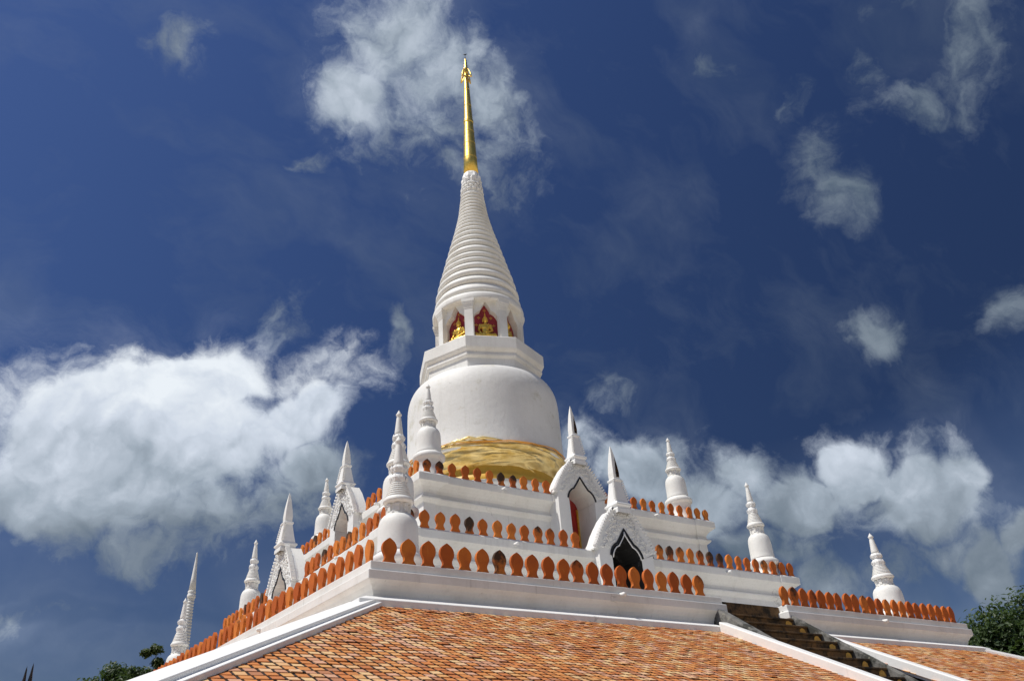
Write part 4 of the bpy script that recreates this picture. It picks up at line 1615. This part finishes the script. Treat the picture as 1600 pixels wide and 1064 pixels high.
def remesh(bm, name, mat, vox):
    me = bpy.data.meshes.new(name + '_raw')
    bm.to_mesh(me)
    bm.free()
    o_ = bpy.data.objects.new(name + '_raw', me)
    COL.objects.link(o_)
    md_ = o_.modifiers.new('r', 'REMESH')
    md_.mode = 'VOXEL'
    md_.voxel_size = vox
    md2 = o_.modifiers.new('s', 'SMOOTH')
    md2.factor = .5
    md2.iterations = 3
    dg = bpy.context.evaluated_depsgraph_get()
    dg.update()
    res = bpy.data.meshes.new_from_object(o_.evaluated_get(dg))
    res.name = name
    bpy.data.objects.remove(o_)
    res.polygons.foreach_set('use_smooth', [True] * len(res.polygons))
    res.materials.clear()
    res.materials.append(mat)
    return res


def buddha_meshes():
    """seated, front towards -y, about 1.35 high without the flame"""
    bm = bmesh.new()
    blob(bm, (0, .02, .20), (.25, .19, .15))                       # hips
    blob(bm, (0, .02, .42), (.185, .135, .20))                     # waist
    blob(bm, (0, .01, .60), (.235, .145, .17))                     # chest
    blob(bm, (0, .02, .70), (.25, .11, .075))                      # shoulders
    limb(bm, (0, .01, .74), (0, 0, .86), .075, .068)               # neck
    # folded legs
    for s in (1, -1):
        limb(bm, (s * .16, .02, .14), (s * .44, -.14, .11), .135, .105)
        limb(bm, (s * .44, -.14, .10), (s * .02, -.30, .105 if s > 0 else .075), .100, .065)
        blob(bm, (-s * .10, -.27, .15 if s > 0 else .10), (.13, .055, .045))       # feet
    # arms
    limb(bm, (.255, .02, .70), (.335, .03, .44), .075, .062)
    limb(bm, (.335, .03, .44), (.09, -.22, .24), .060, .045)
    limb(bm, (-.255, .02, .70), (-.335, .02, .44), .075, .062)
    limb(bm, (-.335, .02, .44), (-.30, -.20, .235), .060, .045)
    # hands with fingers: left in the lap, right hanging over the shin
    blob(bm, (.02, -.23, .225), (.085, .055, .03))
    for i in range(4):
        limb(bm, (-.04, -.21 - .022 * i, .225), (-.135 + .01 * abs(i - 1), -.205 - .024 * i, .215), .015, .012, 6)
    limb(bm, (.04, -.27, .235), (-.02, -.295, .245), .016, .012, 5)
    blob(bm, (-.295, -.235, .205), (.05, .035, .06))
    for i in range(4):
        limb(bm, (-.33 + .024 * i, -.255, .17), (-.335 + .026 * i, -.275, .075 + .012 * abs(i - 1.5)), .015, .012, 6)
    limb(bm, (-.255, -.245, .20), (-.225, -.265, .145), .016, .012, 5)
    # robe fold over the left shoulder
    limb(bm, (.16, -.07, .74), (.05, -.145, .45), .035, .028, 8)
    # head
    blob(bm, (0, -.01, .985), (.118, .128, .155))
    blob(bm, (0, -.055, .915), (.075, .072, .065))
    blob(bm, (0, .015, 1.045), (.124, .128, .105))                  # hair cap
    blob(bm, (0, .02, 1.15), (.068, .07, .065))                     # ushnisha
    limb(bm, (0, -.128, 1.0), (0, -.158, .955), .016, .022, 5)      # nose
    for s in (1, -1):
        limb(bm, (s * .125, .01, 1.02), (s * .130, .01, .87), .024, .018, 6)   # long ears
        limb(bm, (s * .02, -.128, 1.015), (s * .085, -.108, 1.022), .011, .009, 5)  # brows
        blob(bm, (s * .048, -.122, .988), (.027, .012, .011), seg=10)          # eyelids
    blob(bm, (0, -.135, .918), (.036, .014, .010), seg=10)
    blob(bm, (0, -.132, .902), (.028, .014, .009), seg=10)
    body = remesh(bm, 'body', GOLDP, .0125)
    q = MB()
    q.lathe([(.001, 1.40), (.012, 1.36), (.03, 1.30), (.038, 1.25), (.03, 1.20), (.045, 1.18)][::-1], 10, (0, .02))
    fl_ = q.mesh('flame', GOLDP)
    q = MB()
    q.lathe([(.50, -.26), (.54, -.22), (.53, -.16), (.47, -.12), (.47, -.08), (.54, -.03), (.56, .0), (.52, .03)], 28)
    q.v = [(x, y * .62 - .06, z_) for x, y, z_ in q.v]
    pd = q.mesh('lotus_seat', GOLDP)
    return body, fl_, pd


bmsh = buddha_meshes()
for az, lab in ((202.5, 'seated gold Buddha statue in the left sunlit niche, partly behind a white pier'),
                (247.5, 'seated gold Buddha statue facing front in the middle red niche of the lantern'),
                (292.5, 'seated gold Buddha statue seen edge-on in the shaded right niche')):
    a_ = R(az)
    e_ = empty('buddha_statue', (CX + 1.72 * cos(a_), CY + 1.72 * sin(a_), 15.58), lab, 'statue', 'gold Buddha statues in the lantern niches', a_ + pi / 2)
    e_.scale = (.98, .80, 1.06)
    for me in bmsh:
        place(me.name.split('.')[0], me, e_)

# ------------------------------------------------------------------ distant chedi
far_pt = lambda az_, dist: (CAM.x + dist * cos(R(az_)), CAM.y + dist * sin(R(az_)))
fx, fy_ = far_pt(76.93, 70)
fe = empty('distant_chedi', (fx, fy_, GROUND), 'slim white distant chedi with needle spire behind the far left stupa', 'chedi')
q = MB()
q.lathe([(5.2, 0), (5.2, 1.2), (4.6, 1.3), (4.6, 2.4), (3.9, 2.5), (3.9, 3.8), (3.3, 3.9)], 8, smooth=False)
q.build('plinth', WHITE, fe)
q = MB()
q.lathe([(3.0, 3.9), (2.7, 4.5), (2.5, 5.6), (2.4, 7.0), (2.1, 8.2), (1.5, 9.0), (1.0, 9.2)], 32)
q.build('bell', WHITE, fe)
q = MB()
pr = []
nR = 38
for i in range(nR):
    z_ = 9.2 + 8.9 * i / nR
    r_ = .75 - .52 * (i / nR) ** .38
    h = 8.9 / nR
    pr += [(r_ - .03, z_), (r_ + .03, z_ + .25 * h), (r_ + .025, z_ + .6 * h), (r_ - .03, z_ + .95 * h)]
q.lathe(pr, 24)
q.build('ringed_cone', WHITE, fe)
q = MB()
q.lathe([(.27, 18.05), (.33, 18.15), (.33, 18.35), (.26, 18.42), (.31, 18.5), (.31, 18.62), (.22, 18.7)], 16)
q.build('collar', WHITE, fe)
q = MB()
q.lathe([(.27, 18.68), (.20, 19.6), (.10, 21.0), (.06, 21.6), (.075, 21.66), (.0, 21.8)], 16)
q.build('spire', WHITE, fe)

# ------------------------------------------------------------------ dark spear finials at the lower left
for az_, dist, ztop, lab in ((85.42, 30, .98, 'dark bronze spear finial on a post, lower left, the shorter left one of two'),
                             (85.12, 30, 1.07, 'dark bronze spear finial on a post, lower left, the taller right one of two')):
    x, y = far_pt(az_, dist)
    e_ = empty('spear_finial', (x, y, GROUND), lab, 'finial', 'pair of dark spear finials')
    q = MB()
    H = ztop - GROUND
    q.tube([(0, 0, 0), (0, 0, H - 1.0)], [.05, .04], 8)
    q.build('post', BRONZE, e_)
    q = MB()
    q.lathe([(.04, H - 1.05), (.07, H - 1.0), (.05, H - .94), (.10, H - .86), (.125, H - .76), (.10, H - .64), (.06, H - .52), (.035, H - .30), (.022, H - .12), (.0, H)], 10)
    q.v = [(x_ , y_ * .8, z_) for x_, y_, z_ in q.v]
    q.build('spear_head', BRONZE, e_)


# ------------------------------------------------------------------ trees
def tree(az_, dist, height, crown_r, crown_h, nclump, leaves, lsize, mat, label, cat_seed, name='leafy_tree'):
    rnd = random.Random(cat_seed)
    x, y = far_pt(az_, dist)
    e_ = empty(name, (x, y, GROUND), label, 'tree', 'trees beyond the temple')
    zc = height - crown_h * .5
    clumps = []
    while len(clumps) < nclump:
        p = Vector((rnd.uniform(-1, 1), rnd.uniform(-1, 1), rnd.uniform(-1, 1)))
        if len(clumps) == 0:
            p = Vector((rnd.uniform(-.2, .2), rnd.uniform(-.2, .2), .9))
        if p.length > .95 or p.length < .2:
            continue
        s_ = rnd.uniform(.24, .42)
        clumps.append((Vector((p.x * crown_r, p.y * crown_r, zc + p.z * crown_h * .5)), s_ * crown_r))
    tr = MB()
    top = Vector((rnd.uniform(-.3, .3), rnd.uniform(-.3, .3), zc - crown_h * .15))
    tr.tube([(0, 0, -.1), (.08, .03, height * .2), tuple(top * .6 + Vector((0, 0, .1))), tuple(top)], [.05 * height ** .9 * .55, .16 * height / 8, .11 * height / 8, .06 * height / 8], 8)
    trunk = tr.build('trunk', BARK, e_)
    for cpos, cr_ in clumps[::2]:
        q_ = MB()
        st = top * rnd.uniform(.6, 1.0)
        mid = st.lerp(cpos, .5) + Vector((rnd.uniform(-.3, .3), rnd.uniform(-.3, .3), rnd.uniform(0, .3)))
        q_.tube([st, mid, cpos], [.055 * height / 8, .035 * height / 8, .012], 5)
        q_.build('limb', BARK, trunk)
    vs, fs, tint = [], [], []
    for _ in range(leaves):
        cpos, cr_ = rnd.choice(clumps)
        if rnd.random() < .06:
            cr_ *= 1.3
        d = Vector((rnd.gauss(0, 1), rnd.gauss(0, 1), rnd.gauss(0, 1))).normalized() * cr_ * rnd.random() ** .45
        d.z *= .75
        p = cpos + d
        nrm_ = (d.normalized() * .8 + Vector((rnd.gauss(0, .5), rnd.gauss(0, .5), rnd.gauss(.5, .5)))).normalized()
        a1 = nrm_.orthogonal().normalized()
        a1 = Matrix.Rotation(rnd.uniform(0, 6.28), 3, nrm_) @ a1
        b1 = nrm_.cross(a1)
        l_ = lsize * rnd.uniform(.7, 1.3)
        b_ = len(vs)
        vs += [tuple(p - a1 * l_), tuple(p + b1 * l_ * .42 + nrm_ * l_ * .12), tuple(p + a1 * l_), tuple(p - b1 * l_ * .42 + nrm_ * l_ * .12)]
        fs += [(b_, b_ + 1, b_ + 2), (b_, b_ + 2, b_ + 3)]
        t_ = rnd.random()
        tint += [t_, t_, t_, 1.0] * 6
    me = bpy.data.meshes.new('crown')
    me.from_pydata(vs, [], fs)
    at_ = me.color_attributes.new('tint', 'FLOAT_COLOR', 'CORNER')
    at_.data.foreach_set('color', tint)
    me.materials.append(mat)
    tag(place('crown', me, e_), kind='stuff')


tree(80.9, 50, 9.75, 2.6, 5.4, 60, 15000, .13, LEAF2, 'green tree with rounded crown at the lower left edge of the roof', 3)
tree(79.5, 56, 10.6, 1.7, 5.0, 40, 9000, .13, LEAF2, 'low bushy green tree just left of the far left stupa', 4)
tree(78.75, 50, 10.9, .95, 5.4, 26, 6000, .13, LEAF, 'slender upright green tree rising tallest beside the far left stupa', 5)
tree(25.5, 47, 8.75, 3.7, 8.0, 110, 46000, .135, LEAF2, 'broad green tree directly behind the right end of the lowest terrace', 6)
tree(22.4, 45, 8.8, 3.4, 7.6, 65, 26000, .14, LEAF2, 'large green tree at the right edge of the picture, farthest right', 8)
tree(27.6, 62, 8.0, 2.6, 6.5, 50, 12000, .16, LEAF2, 'dark green tree low behind the right corner of the roof', 9)
